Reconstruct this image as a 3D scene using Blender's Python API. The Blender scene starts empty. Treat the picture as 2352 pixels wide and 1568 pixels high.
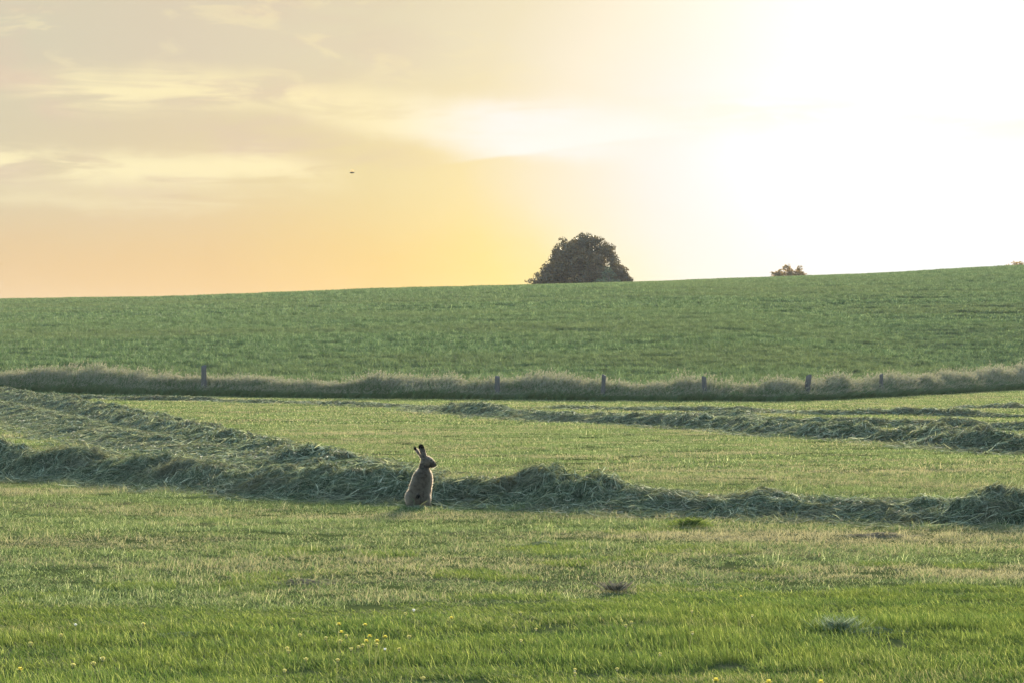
import bpy, bmesh, math
import numpy as np
from mathutils import Vector, Matrix, Euler

# ------------------------------------------------------------------ camera, sky, sun, exposure
scene = bpy.context.scene
COL = scene.collection
R = math.radians
FU, CXU, HZU, EYE = 6669.0, 1176.0, 808.0, 1.61       # photo measured in a 2352-wide copy

cam_d = bpy.data.cameras.new('camera')
cam = bpy.data.objects.new('camera', cam_d)
COL.objects.link(cam)
cam.location = (0, 0, EYE)
cam.rotation_euler = (R(90.0) + math.atan((HZU - 784.0) / FU), 0, 0)
cam_d.sensor_width = 36.0
cam_d.lens = 36.0 * FU / 2352.0
cam_d.clip_start = 0.5
cam_d.clip_end = 4000.0
scene.camera = cam

SUN_AZ, SUN_EL = 7.5, 9.0                               # degrees, azimuth right of the view axis

sun_d = bpy.data.lights.new('sun', 'SUN')
sun_d.energy = 3.6
sun_d.angle = R(8.0)
sun_d.color = (1.0, 0.86, 0.66)
sun = bpy.data.objects.new('sun', sun_d)
COL.objects.link(sun)
sdir = Vector((math.sin(R(SUN_AZ)) * math.cos(R(SUN_EL)), math.cos(R(SUN_AZ)) * math.cos(R(SUN_EL)), math.sin(R(SUN_EL))))
sun.rotation_euler = sdir.to_track_quat('Z', 'Y').to_euler()
sun.location = (20, 150, 60)

scene.view_settings.view_transform = 'Standard'
scene.view_settings.look = 'None'
EXPO = 2.58                                             # the photograph is exposed for the ground, not the sky
scene.view_settings.exposure = EXPO
scene.view_settings.gamma = 1.0
scene.view_settings.use_curve_mapping = False
try:
    scene.cycles.use_denoising = True
    scene.cycles.max_bounces = 6
    scene.cycles.transparent_max_bounces = 6
    scene.cycles.transmission_bounces = 4
    scene.cycles.caustics_reflective = False
    scene.cycles.caustics_refractive = False
except Exception:
    pass


def srgb(r, g, b):
    def f(c):
        c /= 255.0
        return c / 12.92 if c <= 0.04045 else ((c + 0.055) / 1.055) ** 2.4
    return (f(r), f(g), f(b), 1.0)


class NT:
    """small node-tree helper"""
    def __init__(self, tree):
        self.t = tree
        tree.nodes.clear()

    def n(self, kind, **kw):
        nd = self.t.nodes.new(kind)
        for k, v in kw.items():
            setattr(nd, k, v)
        return nd

    def link(self, a, b):
        self.t.links.new(a, b)

    def put(self, sock, v):
        if hasattr(v, 'is_linked'):
            self.link(v, sock)
        else:
            sock.default_value = v

    def math(self, op, a, b=0.0, clamp=False):
        nd = self.n('ShaderNodeMath', operation=op, use_clamp=clamp)
        self.put(nd.inputs[0], a)
        if op not in ('SINE', 'ARCSINE', 'ABSOLUTE', 'SQRT', 'EXPONENT'):
            self.put(nd.inputs[1], b)
        return nd.outputs[0]

    def step(self, v, lo, hi, a=0.0, b=1.0):
        nd = self.n('ShaderNodeMapRange', interpolation_type='SMOOTHSTEP')
        self.put(nd.inputs['Value'], v)
        nd.inputs['From Min'].default_value = lo
        nd.inputs['From Max'].default_value = hi
        nd.inputs['To Min'].default_value = a
        nd.inputs['To Max'].default_value = b
        return nd.outputs[0]

    def mix(self, fac, a, b, blend='MIX'):
        nd = self.n('ShaderNodeMix', data_type='RGBA', blend_type=blend)
        self.put(nd.inputs[0], fac)
        self.put(nd.inputs[6], a)
        self.put(nd.inputs[7], b)
        return nd.outputs[2]

    def noise(self, vec, scale, detail=3.0, rough=0.55, dist=0.0):
        nd = self.n('ShaderNodeTexNoise')
        self.put(nd.inputs['Vector'], vec)
        nd.inputs['Scale'].default_value = scale
        nd.inputs['Detail'].default_value = detail
        nd.inputs['Roughness'].default_value = rough
        nd.inputs['Distortion'].default_value = dist
        return nd.outputs['Fac']

    def ramp(self, fac, stops):
        nd = self.n('ShaderNodeValToRGB')
        cr = nd.color_ramp
        while len(cr.elements) < len(stops):
            cr.elements.new(0.5)
        for e, (p, c) in zip(cr.elements, stops):
            e.position = p
            e.color = c
        self.put(nd.inputs[0], fac)
        return nd.outputs[0]

    def scaled(self, vec, s, off=(0, 0, 0)):
        nd = self.n('ShaderNodeMapping')
        self.put(nd.inputs['Vector'], vec)
        nd.inputs['Scale'].default_value = s
        nd.inputs['Location'].default_value = off
        return nd.outputs[0]


# ---- world: clear low-sun sky (Nishita) with a thin evening cloud veil on the sun's side
world = bpy.data.worlds.new("World")
scene.world = world
world.use_nodes = True
W = NT(world.node_tree)
SKY_STRENGTH = 0.15
sky = W.n('ShaderNodeTexSky', sky_type='NISHITA')
sky.sun_disc = False
sky.sun_elevation = R(SUN_EL)
sky.sun_rotation = R(SUN_AZ)
sky.air_density = 1.0
sky.dust_density = 1.5
sky.ozone_density = 1.5
tc = W.n('ShaderNodeTexCoord')
sep = W.n('ShaderNodeSeparateXYZ')
W.link(tc.outputs['Generated'], sep.inputs[0])
az = W.math('MULTIPLY', W.math('ARCTAN2', sep.outputs[0], sep.outputs[1]), 57.29578)
el = W.math('MULTIPLY', W.math('ARCSINE', sep.outputs[2]), 57.29578)
cmb = W.n('ShaderNodeCombineXYZ')
W.link(az, cmb.inputs[0])
W.link(el, cmb.inputs[1])
ang = cmb.outputs[0]                                    # (azimuth, elevation) in degrees
warp = W.math('MULTIPLY', W.math('SUBTRACT', W.noise(W.scaled(ang, (0.25, 0.5, 1)), 1.0, 3.0), 0.5), 1.6)
GA, GE = 9.0, 3.8                                       # centre of the bright patch of veil
_da = W.math('SUBTRACT', az, GA); _de = W.math('SUBTRACT', el, GE)
_rr = W.math('SQRT', W.math('ADD', W.math('MULTIPLY', _da, _da), W.math('MULTIPLY', W.math('MULTIPLY', _de, _de), 2.0)))
azr = W.math('SUBTRACT', GA, _rr)
azp = W.math('ADD', azr, W.math('MULTIPLY', warp, 0.5))


def azfac(a):
    return W.math('DIVIDE', W.math('ADD', a, 12.0), 24.0, clamp=True)


def st(a):
    return (a + 12.0) / 24.0


low = W.ramp(azfac(azp), [(st(-11), srgb(225, 189, 134)), (st(-6), srgb(234, 192, 120)), (st(-3), srgb(246, 204, 112)),
                          (st(-0.9), srgb(254, 222, 120)), (st(0.1), srgb(252, 226, 138)), (st(0.9), srgb(252, 235, 180)), (st(2.6), srgb(250, 242, 224)),
                          (st(5.5), srgb(254, 254, 253))])
mid = W.ramp(azfac(azp), [(st(-11), srgb(214, 201, 168)), (st(-6.5), srgb(225, 206, 165)), (st(-3), srgb(236, 216, 158)),
                          (st(-1.0), srgb(248, 226, 164)), (st(0.8), srgb(250, 235, 202)), (st(2.6), srgb(250, 243, 231)),
                          (st(4.6), srgb(254, 254, 254))])
high = W.ramp(azfac(azp), [(st(-11), srgb(211, 204, 177)), (st(-7), srgb(219, 205, 178)), (st(-3.5), srgb(227, 214, 180)),
                           (st(-0.8), srgb(240, 226, 190)), (st(1.2), srgb(252, 239, 213)), (st(3.4), srgb(249, 244, 232)),
                           (st(6.0), srgb(251, 251, 250)), (st(9.0), srgb(250, 252, 254))])
elw = W.math('ADD', el, W.math('MULTIPLY', warp, 0.4))
base = W.mix(W.step(elw, 3.4, 6.2), W.mix(W.step(elw, 1.1, 3.6), low, mid), high)
# pinkish grey cloud undersides
pn = W.noise(W.scaled(ang, (0.22, 0.75, 1), (3.1, 1.7, 0)), 1.0, 4.0, 0.55, 0.4)
pink = W.math('MULTIPLY', W.step(pn, 0.46, 0.66), W.math('MULTIPLY', W.step(az, 0.0, -6.0), W.step(el, 2.2, 4.0)))
base = W.mix(W.math('MULTIPLY', pink, 0.75), base, srgb(222, 198, 175))
# cream streaks in two long bands plus free wisps
slope = W.math('ADD', el, W.math('MULTIPLY', az, 0.028))
sw = W.math('MULTIPLY', W.math('SUBTRACT', W.noise(W.scaled(ang, (0.35, 0.3, 1), (9.3, 0, 0)), 1.0, 4.0), 0.5), 1.1)
sl = W.math('ADD', slope, sw)


def band(c, wd):
    return W.math('MULTIPLY', W.step(sl, c - wd, c), W.step(sl, c + wd, c))


fil = W.noise(W.scaled(ang, (0.34, 2.6, 1), (1.0, 4.0, 0)), 1.0, 8.0, 0.62, 0.7)
wis = W.noise(W.scaled(ang, (0.55, 1.9, 1), (7.7, 2.2, 0)), 1.0, 5.0, 0.62, 0.9)
b1 = W.math('MULTIPLY', band(4.85, 0.62), W.step(az, -10.6, -8.0))
b1 = W.math('MULTIPLY', b1, W.step(az, -0.5, -5.5, 0.25, 1.0))
b2 = W.math('MULTIPLY', band(3.38, 0.55), W.step(az, -2.6, -5.0))
b3 = W.math('MULTIPLY', band(2.75, 0.3), W.step(az, -3.2, -6.5))
bb = W.math('ADD', W.math('ADD', b1, b2), W.math('MULTIPLY', b3, 0.4))
bb = W.math('MULTIPLY', bb, W.step(fil, 0.37, 0.57, 0.08, 1.05), clamp=True)
wi = W.math('MULTIPLY', W.step(wis, 0.54, 0.66), W.math('MULTIPLY', W.step(az, 3.0, -4.0), W.step(el, 4.3, 6.0)))
cream = W.math('MAXIMUM', bb, W.math('MULTIPLY', wi, 0.38))
base = W.mix(W.math('MULTIPLY', cream, 1.0, True), base, W.mix(W.step(az, -9.0, -2.0), srgb(248, 234, 186), srgb(254, 236, 182)))
# brighter sunlit cloud bank left of the glare
c2 = W.math('MULTIPLY', W.math('MULTIPLY', W.step(W.math('ADD', sl, W.math('MULTIPLY', az, 0.09)), 3.7, 4.25), W.step(sl, 5.4, 4.7)),
            W.math('MULTIPLY', W.step(az, -5.2, -2.0), W.step(az, 3.5, 1.0)))
base = W.mix(W.math('MULTIPLY', c2, W.step(fil, 0.3, 0.6, 0.45, 0.95)), base,
             W.mix(W.step(az, -3.0, 0.2), srgb(254, 238, 188), srgb(255, 248, 240)))
# narrow bright wedge of cloud above the big tree
cl_ = W.math('SUBTRACT', W.math('ADD', el, W.math('MULTIPLY', sw, 0.25)), W.math('ADD', 3.93, W.math('MULTIPLY', az, 0.13)))
c3 = W.math('MULTIPLY', W.math('MULTIPLY', W.step(cl_, -0.10, 0.0), W.step(cl_, 0.75, 0.1)), W.math('MULTIPLY', W.step(az, -1.7, 0.4), W.step(az, 4.5, 2.0)))
base = W.mix(W.math('MULTIPLY', c3, 0.9), base, srgb(255, 250, 240))
# glare round the sun, off the top right of the frame
dt = W.n('ShaderNodeVectorMath', operation='DOT_PRODUCT')
nrm = W.n('ShaderNodeVectorMath', operation='NORMALIZE')
W.link(tc.outputs['Generated'], nrm.inputs[0])
W.link(nrm.outputs[0], dt.inputs[0])
dt.inputs[1].default_value = sdir
cosang = dt.outputs['Value']
g1 = W.math('MULTIPLY', W.math('POWER', W.math('MAXIMUM', cosang, 0.0), 420.0), 0.30)
veil = W.mix(1.0, base, W.mix(g1, (0, 0, 0, 1), (1.0, 0.96, 0.9, 1)), 'ADD')
nish = W.mix(1.0, sky.outputs[0], (SKY_STRENGTH,) * 3 + (1,), 'MULTIPLY')
veil = W.mix(1.0, veil, (2.0 ** -EXPO,) * 3 + (1,), 'MULTIPLY')
away = W.step(cosang, math.cos(R(26)), math.cos(R(60)))   # the veil thins away from the sun
tot = W.mix(away, veil, nish)
bg = W.n('ShaderNodeBackground')
W.link(tot, bg.inputs[0])
bg.inputs[1].default_value = 1.0
wo = W.n('ShaderNodeOutputWorld')
W.link(bg.outputs[0], wo.inputs[0])

# ------------------------------------------------------------------ helpers
RNG = np.random.default_rng(11)


def vnoise(x, y, seed=0):
    x = np.asarray(x, float); y = np.asarray(y, float)
    xi = np.floor(x).astype(np.int64); yi = np.floor(y).astype(np.int64)
    fx = x - xi; fy = y - yi
    fx = fx * fx * (3 - 2 * fx); fy = fy * fy * (3 - 2 * fy)

    def h(a, b):
        n = (a * 374761393 + b * 668265263 + seed * 1442695041) & 0x7fffffff
        n = ((n ^ (n >> 13)) * 1274126177) & 0x7fffffff
        n = n ^ (n >> 16)
        return (n & 0xffff) / 65535.0
    return (h(xi, yi) * (1 - fx) + h(xi + 1, yi) * fx) * (1 - fy) + (h(xi, yi + 1) * (1 - fx) + h(xi + 1, yi + 1) * fx) * fy


def fbm(x, y, seed=0, oct=3):
    s = 0.0; a = 0.5; t = 0.0
    for k in range(oct):
        s = s + a * vnoise(np.asarray(x) * 2 ** k, np.asarray(y) * 2 ** k, seed + k * 17); t += a; a *= 0.5
    return s / t


def smooth(v, lo, hi):
    t = np.clip((v - lo) / (hi - lo), 0, 1)
    return t * t * (3 - 2 * t)


def ground_dist(y):
    return FU * EYE / (np.asarray(y, float) - HZU)


def at(u, y, z=0.0):
    d = FU * (EYE - z) / (y - HZU)
    return (u - CXU) / FU * d, d


CREST = 300.0
CROP_H = 0.22
_su = np.array([-900, 0, 470, 900, 1200, 1450, 1800, 2100, 2352, 3300.0])
_sy = np.array([712, 690, 683, 665, 656, 649, 637, 627, 613.5, 575.0])
_cx = (_su - CXU) / FU * CREST
_cz = EYE + (HZU - _sy) / FU * CREST - CROP_H


def H(x, y):
    x = np.asarray(x, float); y = np.asarray(y, float)
    zc = np.interp(x, _cx, _cz)
    t0 = np.interp(x, [12.0, 22.0], [112.0, 136.0])
    t = (y - t0) / (CREST - t0)
    t = np.where(t < 0.06, np.where(t < -0.06, 0, (t + 0.06) ** 2 / 0.24), t)
    p = np.where(t < 1.5, 1.5 * t - 0.5 * t * t, 1.125 - 0.22 * (t - 1.5) ** 2)
    p = np.maximum(p, -0.4)
    micro = (fbm(x * 0.35, y * 0.35, 5) - 0.5) * 0.05 * (y < 118)
    roll = (fbm(x * 0.02, y * 0.02, 9) - 0.5) * 0.5 * smooth(y, 130, 200)
    return zc * p + micro + roll


def tag(o, label=None, cat=None, group=None, kind=None):
    if label: o['label'] = label
    if cat: o['category'] = cat
    if group: o['group'] = group
    if kind: o['kind'] = kind
    return o


def mesh_from(name, verts, faces_flat, sizes, mats, attrs=None, smooth_shade=False):
    """verts (n,3); faces_flat: loop vertex indices; sizes: loops per face; attrs: name -> (n,) float point attribute"""
    me = bpy.data.meshes.new(name)
    verts = np.ascontiguousarray(verts, np.float32)
    faces_flat = np.ascontiguousarray(faces_flat, np.int32)
    sizes = np.ascontiguousarray(sizes, np.int32)
    me.vertices.add(len(verts))
    me.vertices.foreach_set('co', verts.ravel())
    me.loops.add(len(faces_flat))
    me.loops.foreach_set('vertex_index', faces_flat)
    me.polygons.add(len(sizes))
    me.polygons.foreach_set('loop_start', np.concatenate(([0], np.cumsum(sizes)[:-1])).astype(np.int32))
    try:
        me.polygons.foreach_set('loop_total', sizes)
    except Exception:
        pass
    for m in mats:
        me.materials.append(m)
    for k, v in (attrs or {}).items():
        v = np.ascontiguousarray(v, np.float32)
        if v.ndim == 1:
            a = me.attributes.new(k, 'FLOAT', 'POINT'); a.data.foreach_set('value', v)
        else:
            a = me.attributes.new(k, 'FLOAT_COLOR', 'POINT')
            a.data.foreach_set('color', np.concatenate([v, np.ones((len(v), 1), np.float32)], 1).ravel())
    me.update(calc_edges=True)
    me.validate()
    if smooth_shade:
        me.polygons.foreach_set('use_smooth', np.ones(len(me.polygons), bool))
    return me


def link(name, me, parent=None):
    o = bpy.data.objects.new(name, me)
    COL.objects.link(o)
    if parent is not None:
        o.parent = parent
    return o


def empty(name, loc):
    o = bpy.data.objects.new(name, None)
    COL.objects.link(o)
    o.location = loc
    o.empty_display_size = 0.1
    return o


def ribbons(P, wid, side):
    """P (n,k,3) centre lines, wid (n,k) half widths, side (n,3) width directions -> verts, faces, sizes, t, idx"""
    n, k, _ = P.shape
    L = P - side[:, None, :] * wid[:, :, None]
    Rr = P + side[:, None, :] * wid[:, :, None]
    V = np.stack([L, Rr], 2).reshape(n * k * 2, 3)
    b = (np.arange(n) * k * 2)[:, None] + (np.arange(k - 1) * 2)[None, :]
    F = np.stack([b, b + 1, b + 3, b + 2], -1).reshape(-1)
    S = np.full(n * (k - 1), 4)
    t = np.broadcast_to(np.linspace(0, 1, k)[None, :, None], (n, k, 2)).reshape(-1)
    idx = np.broadcast_to(np.arange(n)[:, None, None], (n, k, 2)).reshape(-1)
    return V, F, S, t, idx


def blade_arrays(n, area_fn, hmin, hmax, wmin, wmax, lean_mean, lean_sd, k=4, rng=RNG, bend=0.6):
    """n curved blades; area_fn(n) -> base xy; lean_mean is an xy vector per unit height"""
    xy = area_fn(n)
    h = rng.uniform(hmin, hmax, n)
    w = rng.uniform(wmin, wmax, n) * 0.5
    lean = np.array(lean_mean)[None, :] + rng.normal(0, lean_sd, (n, 2))
    t = np.linspace(0, 1, k)[None, :]
    ll = np.linalg.norm(lean, axis=1)[:, None]
    hor = (1 - bend) * t + bend * t * t
    up = t * (1 - 0.28 * np.clip(ll, 0, 2.0) * t)
    P = np.zeros((n, k, 3))
    P[:, :, 0] = xy[:, 0:1] + lean[:, 0:1] * h[:, None] * hor
    P[:, :, 1] = xy[:, 1:2] + lean[:, 1:2] * h[:, None] * hor
    P[:, :, 2] = h[:, None] * up - 0.004
    a = rng.uniform(0, np.pi, n)
    side = np.stack([np.cos(a), np.sin(a), np.zeros(n)], 1)
    prof = np.where(t < 0.5, 1.0, 1.0 - ((t - 0.5) / 0.5) ** 1.5 * 0.92)
    return P, w[:, None] * prof, side


def square(s):
    return lambda n: RNG.uniform(-s / 2, s / 2, (n, 2))


def blob(rad):
    def f(n):
        r = rad * np.sqrt(RNG.uniform(0, 1, n)); a = RNG.uniform(0, 2 * np.pi, n)
        return np.stack([r * np.cos(a), r * np.sin(a)], 1)
    return f


def blade_mesh(name, parts, mats):
    Vs, Fs, Ss, Ts, Rs = [], [], [], [], []
    off = 0
    for (P, w, s) in parts:
        V, F, S, t, idx = ribbons(P, w, s)
        Vs.append(V); Fs.append(F + off); Ss.append(S); Ts.append(t)
        Rs.append(RNG.uniform(0, 1, len(P))[idx])
        off += len(V)
    return mesh_from(name, np.concatenate(Vs), np.concatenate(Fs), np.concatenate(Ss), mats,
                     {'along': np.concatenate(Ts), 'vary': np.concatenate(Rs)})


def scatter(name, pts, rotz, scl, idx, protos, label, cat):
    """one stuff object: geometry nodes place copies of the proto meshes on its points"""
    pc = bpy.data.collections.new(name + '_sources')
    for i, me in enumerate(protos):
        pc.objects.link(bpy.data.objects.new('%s_source_%02d' % (name, i), me))
    me = bpy.data.meshes.new(name)
    n = len(pts)
    me.vertices.add(n)
    me.vertices.foreach_set('co', np.ascontiguousarray(pts, np.float32).ravel())
    a = me.attributes.new('rot', 'FLOAT_VECTOR', 'POINT')
    rv = np.zeros((n, 3), np.float32); rv[:, 2] = rotz
    a.data.foreach_set('vector', rv.ravel())
    a = me.attributes.new('scl', 'FLOAT_VECTOR', 'POINT')
    a.data.foreach_set('vector', np.ascontiguousarray(scl, np.float32).ravel())
    a = me.attributes.new('pick', 'INT', 'POINT')
    a.data.foreach_set('value', np.ascontiguousarray(idx, np.int32))
    me.update()
    o = link(name, me)
    ng = bpy.data.node_groups.new(name + '_scatter', 'GeometryNodeTree')
    ng.interface.new_socket('Geometry', in_out='INPUT', socket_type='NodeSocketGeometry')
    ng.interface.new_socket('Geometry', in_out='OUTPUT', socket_type='NodeSocketGeometry')
    N = ng.nodes
    gi = N.new('NodeGroupInput'); go = N.new('NodeGroupOutput')
    ci = N.new('GeometryNodeCollectionInfo')
    ci.inputs['Collection'].default_value = pc
    ci.inputs['Separate Children'].default_value = True
    ci.inputs['Reset Children'].default_value = True
    ip = N.new('GeometryNodeInstanceOnPoints')
    ip.inputs['Pick Instance'].default_value = True

    def named(nm, dt):
        q = N.new('GeometryNodeInputNamedAttribute'); q.data_type = dt
        q.inputs['Name'].default_value = nm
        return [s for s in q.outputs if s.enabled and s.name == 'Attribute'][0]
    ng.links.new(gi.outputs[0], ip.inputs['Points'])
    ng.links.new(ci.outputs[0], ip.inputs['Instance'])
    ng.links.new(named('pick', 'INT'), ip.inputs['Instance Index'])
    ng.links.new(named('rot', 'FLOAT_VECTOR'), ip.inputs['Rotation'])
    ng.links.new(named('scl', 'FLOAT_VECTOR'), ip.inputs['Scale'])
    ng.links.new(ip.outputs[0], go.inputs[0])
    md = o.modifiers.new('scatter', 'NODES'); md.node_group = ng
    tag(o, label, cat, kind='stuff')
    return o


# ------------------------------------------------------------------ materials
def material(name):
    m = bpy.data.materials.new(name)
    m.use_nodes = True
    return m, NT(m.node_tree)


def leafy(T, col, trans_col, trans=0.45, rough=0.55, spec=0.25):
    p = T.n('ShaderNodeBsdfPrincipled')
    T.put(p.inputs['Base Color'], col)
    p.inputs['Roughness'].default_value = rough
    p.inputs['Specular IOR Level'].default_value = spec
    tr = T.n('ShaderNodeBsdfTranslucent')
    T.put(tr.inputs['Color'], trans_col)
    mx = T.n('ShaderNodeMixShader')
    T.put(mx.inputs[0], trans)
    T.link(p.outputs[0], mx.inputs[1]); T.link(tr.outputs[0], mx.inputs[2])
    out = T.n('ShaderNodeOutputMaterial')
    T.link(mx.outputs[0], out.inputs[0])
    return p


def attr(T, nm):
    a = T.n('ShaderNodeAttribute', attribute_name=nm)
    return a.outputs['Fac']


def world_pos(T):
    return T.n('ShaderNodeNewGeometry').outputs['Position']


def hue(T, c, gain):
    return T.mix(1.0, c, (gain[0], gain[1], gain[2], 1), 'MULTIPLY')


def meadow_color(T, pos, vary, lush, dryness, strips=()):
    """grass colours shared by blades; dryness shifts straw patches (long along the mowing lines, that run left to right)"""
    n1 = T.noise(T.scaled(pos, (0.22, 0.55, 1)), 1.0, 4.0, 0.6)
    n2 = T.noise(T.scaled(pos, (0.9, 1.6, 1), (4.2, 8.8, 0)), 1.0, 3.0, 0.6)
    g = T.mix(T.step(n2, 0.3, 0.7), lush[0], lush[1])
    g = T.mix(T.math('MULTIPLY', vary, 0.6), g, lush[2])
    g = T.mix(T.step(vary, 0.86, 0.9), g, lush[3])
    g = T.mix(T.step(vary, 0.14, 0.08), g, lush[4])
    d = T.math('ADD', T.math('MULTIPLY', n1, 0.75), T.math('MULTIPLY', vary, 0.25))
    if strips:                                              # strips where the mower left dead thatch
        sp_ = T.n('ShaderNodeSeparateXYZ'); T.link(pos, sp_.inputs[0])
        yy = T.math('ADD', sp_.outputs[1], T.math('MULTIPLY', T.math('SUBTRACT', T.noise(T.scaled(pos, (0.35, 0.1, 0)), 1.0, 2.0), 0.5), 2.2))
        for (y0, wd, amt, x0, x1) in strips:
            bmp = T.math('MULTIPLY', T.step(yy, y0 - wd, y0), T.step(yy, y0 + wd, y0))
            bmp = T.math('MULTIPLY', bmp, T.step(sp_.outputs[0], x0, x1, 0.15, 1.0))
            d = T.math('ADD', d, T.math('MULTIPLY', bmp, amt))
    d = T.step(d, dryness, dryness + 0.16)
    straw = T.mix(n2, (0.34, 0.30, 0.21, 1), (0.17, 0.145, 0.10, 1))
    return T.mix(T.math('MULTIPLY', d, 0.85), g, straw)


# mown stubble
M_MOWN, T = material('mown_grass')
c = meadow_color(T, world_pos(T), attr(T, 'vary'), ((0.100, 0.138, 0.050, 1), (0.066, 0.110, 0.048, 1), (0.155, 0.182, 0.090, 1), (0.34, 0.38, 0.22, 1), (0.035, 0.055, 0.025, 1)), 0.50,
                 ((21.2, 1.5, 0.11, -4.0, -1.5), (25.3, 1.8, 0.11, -0.5, 1.5), (38.0, 5.0, 0.07, 2.0, 6.0)))
leafy(T, c, hue(T, c, (1.25, 1.25, 0.9)), 0.42, 0.9, 0.0)
# long uncut grass nearest the camera
M_LONG, T = material('long_grass')
c = meadow_color(T, world_pos(T), attr(T, 'vary'), ((0.07, 0.095, 0.022, 1), (0.034, 0.07, 0.022, 1), (0.115, 0.15, 0.05, 1), (0.21, 0.24, 0.09, 1), (0.02, 0.04, 0.015, 1)), 0.62)
leafy(T, c, hue(T, c, (1.3, 1.3, 0.8)), 0.45, 0.8, 0.06)
# verge grass, with tan flowering tops
M_VERGE, T = material('verge_grass')
al = attr(T, 'along'); va = attr(T, 'vary')
n = T.noise(T.scaled(world_pos(T), (0.35, 0.35, 0.2)), 1.0, 3.0)
g = T.mix(va, (0.055, 0.092, 0.036, 1), (0.11, 0.15, 0.065, 1))
tip = T.mix(n, (0.115, 0.155, 0.075, 1), (0.185, 0.19, 0.125, 1))
c = T.mix(T.math('MULTIPLY', T.step(al, 0.45, 1.0), T.step(n, 0.35, 0.65, 0.12, 0.6)), g, tip)
leafy(T, c, hue(T, c, (1.1, 1.1, 0.9)), 0.18, 0.8, 0.05)
M_SEED, T = material('grass_seed_head')
c = T.mix(attr(T, 'vary'), (0.26, 0.235, 0.185, 1), (0.18, 0.20, 0.12, 1))
leafy(T, c, hue(T, c, (1.1, 1.05, 0.9)), 0.3, 0.8, 0.05)
# cereal crop on the hill
M_CROP, T = material('crop_leaf')
pos = world_pos(T)
n = T.noise(T.scaled(pos, (0.03, 0.06, 0.0)), 1.0, 3.0)
n2 = T.noise(T.scaled(pos, (1.9, 0.9, 0.0)), 1.0, 3.0, 0.65)
c = T.mix(attr(T, 'vary'), (0.05, 0.095, 0.038, 1), (0.23, 0.285, 0.135, 1))
c = T.mix(T.step(n2, 0.40, 0.62), T.mix(0.75, c, (0.03, 0.058, 0.024, 1)), c)
c = T.mix(T.step(n, 0.35, 0.7, 0.0, 0.5), c, (0.12, 0.135, 0.06, 1))
leafy(T, c, hue(T, c, (1.0, 1.05, 0.85)), 0.3, 0.8, 0.06)
# cut grass drying in rows
M_HAY, T = material('cut_hay')
va = attr(T, 'vary')
c = T.ramp(va, [(0.0, (0.032, 0.042, 0.022, 1)), (0.4, (0.092, 0.118, 0.070, 1)), (0.75, (0.175, 0.205, 0.13, 1)), (0.92, (0.28, 0.30, 0.195, 1)), (1.0, (0.46, 0.45, 0.31, 1))])
c = T.mix(T.step(T.noise(world_pos(T), 1.3, 3.0), 0.4, 0.75, 0.0, 0.6), c, (0.13, 0.115, 0.075, 1))
leafy(T, c, hue(T, c, (1.1, 1.15, 0.85)), 0.3, 0.8, 0.08)
# soil and thatch below the blades
M_GROUND, T = material('meadow_soil')
pos = world_pos(T)
n = T.noise(pos, 6.0, 4.0); n2 = T.noise(T.scaled(pos, (0.25, 0.6, 1)), 1.0, 4.0)
c = T.mix(n, (0.035, 0.05, 0.016, 1), (0.075, 0.085, 0.03, 1))
c = T.mix(T.step(n2, 0.5, 0.7, 0.0, 0.6), c, (0.12, 0.10, 0.055, 1))
sp = T.n('ShaderNodeSeparateXYZ'); T.link(pos, sp.inputs[0])
hill = T.mix(n, (0.04, 0.07, 0.028, 1), (0.065, 0.105, 0.04, 1))
c = T.mix(T.step(sp.outputs[1], 108.0, 116.0), c, hill)
p = T.n('ShaderNodeBsdfPrincipled'); T.put(p.inputs['Base Color'], c)
p.inputs['Roughness'].default_value = 1.0; p.inputs['Specular IOR Level'].default_value = 0.0
o = T.n('ShaderNodeOutputMaterial'); T.link(p.outputs[0], o.inputs[0])
# tree leaves and bark
def leaf_mat(name, a, b, tr=0.3):
    m, T = material(name)
    c = T.mix(attr(T, 'vary'), a, b)
    leafy(T, c, hue(T, c, (1.3, 1.3, 0.7)), tr, 0.5, 0.35)
    return m
M_LEAF = leaf_mat('dark_leaves', (0.04, 0.036, 0.018, 1), (0.10, 0.07, 0.035, 1), 0.22)
M_LEAF2 = leaf_mat('pale_leaves', (0.085, 0.11, 0.06, 1), (0.12, 0.145, 0.085, 1), 0.3)
M_LEAF3 = leaf_mat('warm_leaves', (0.10, 0.07, 0.03, 1), (0.19, 0.12, 0.05, 1), 0.5)
M_BARK, T = material('bark')
pos = T.n('ShaderNodeTexCoord').outputs['Object']
n = T.noise(T.scaled(pos, (6, 6, 1.2)), 1.0, 5.0)
p = T.n('ShaderNodeBsdfPrincipled'); T.put(p.inputs['Base Color'], T.mix(n, (0.05, 0.04, 0.03, 1), (0.13, 0.11, 0.085, 1)))
p.inputs['Roughness'].default_value = 0.9
bp = T.n('ShaderNodeBump'); bp.inputs['Strength'].default_value = 0.6; T.link(n, bp.inputs['Height']); T.link(bp.outputs[0], p.inputs['Normal'])
o = T.n('ShaderNodeOutputMaterial'); T.link(p.outputs[0], o.inputs[0])
M_POST, T = material('weathered_wood')
pos = T.n('ShaderNodeTexCoord').outputs['Object']
n = T.noise(T.scaled(pos, (30, 30, 2.0)), 1.0, 4.0)
p = T.n('ShaderNodeBsdfPrincipled'); T.put(p.inputs['Base Color'], T.mix(n, (0.034, 0.030, 0.026, 1), (0.088, 0.077, 0.066, 1)))
p.inputs['Roughness'].default_value = 0.9
bp = T.n('ShaderNodeBump'); bp.inputs['Strength'].default_value = 0.7; T.link(n, bp.inputs['Height']); T.link(bp.outputs[0], p.inputs['Normal'])
o = T.n('ShaderNodeOutputMaterial'); T.link(p.outputs[0], o.inputs[0])
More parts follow.
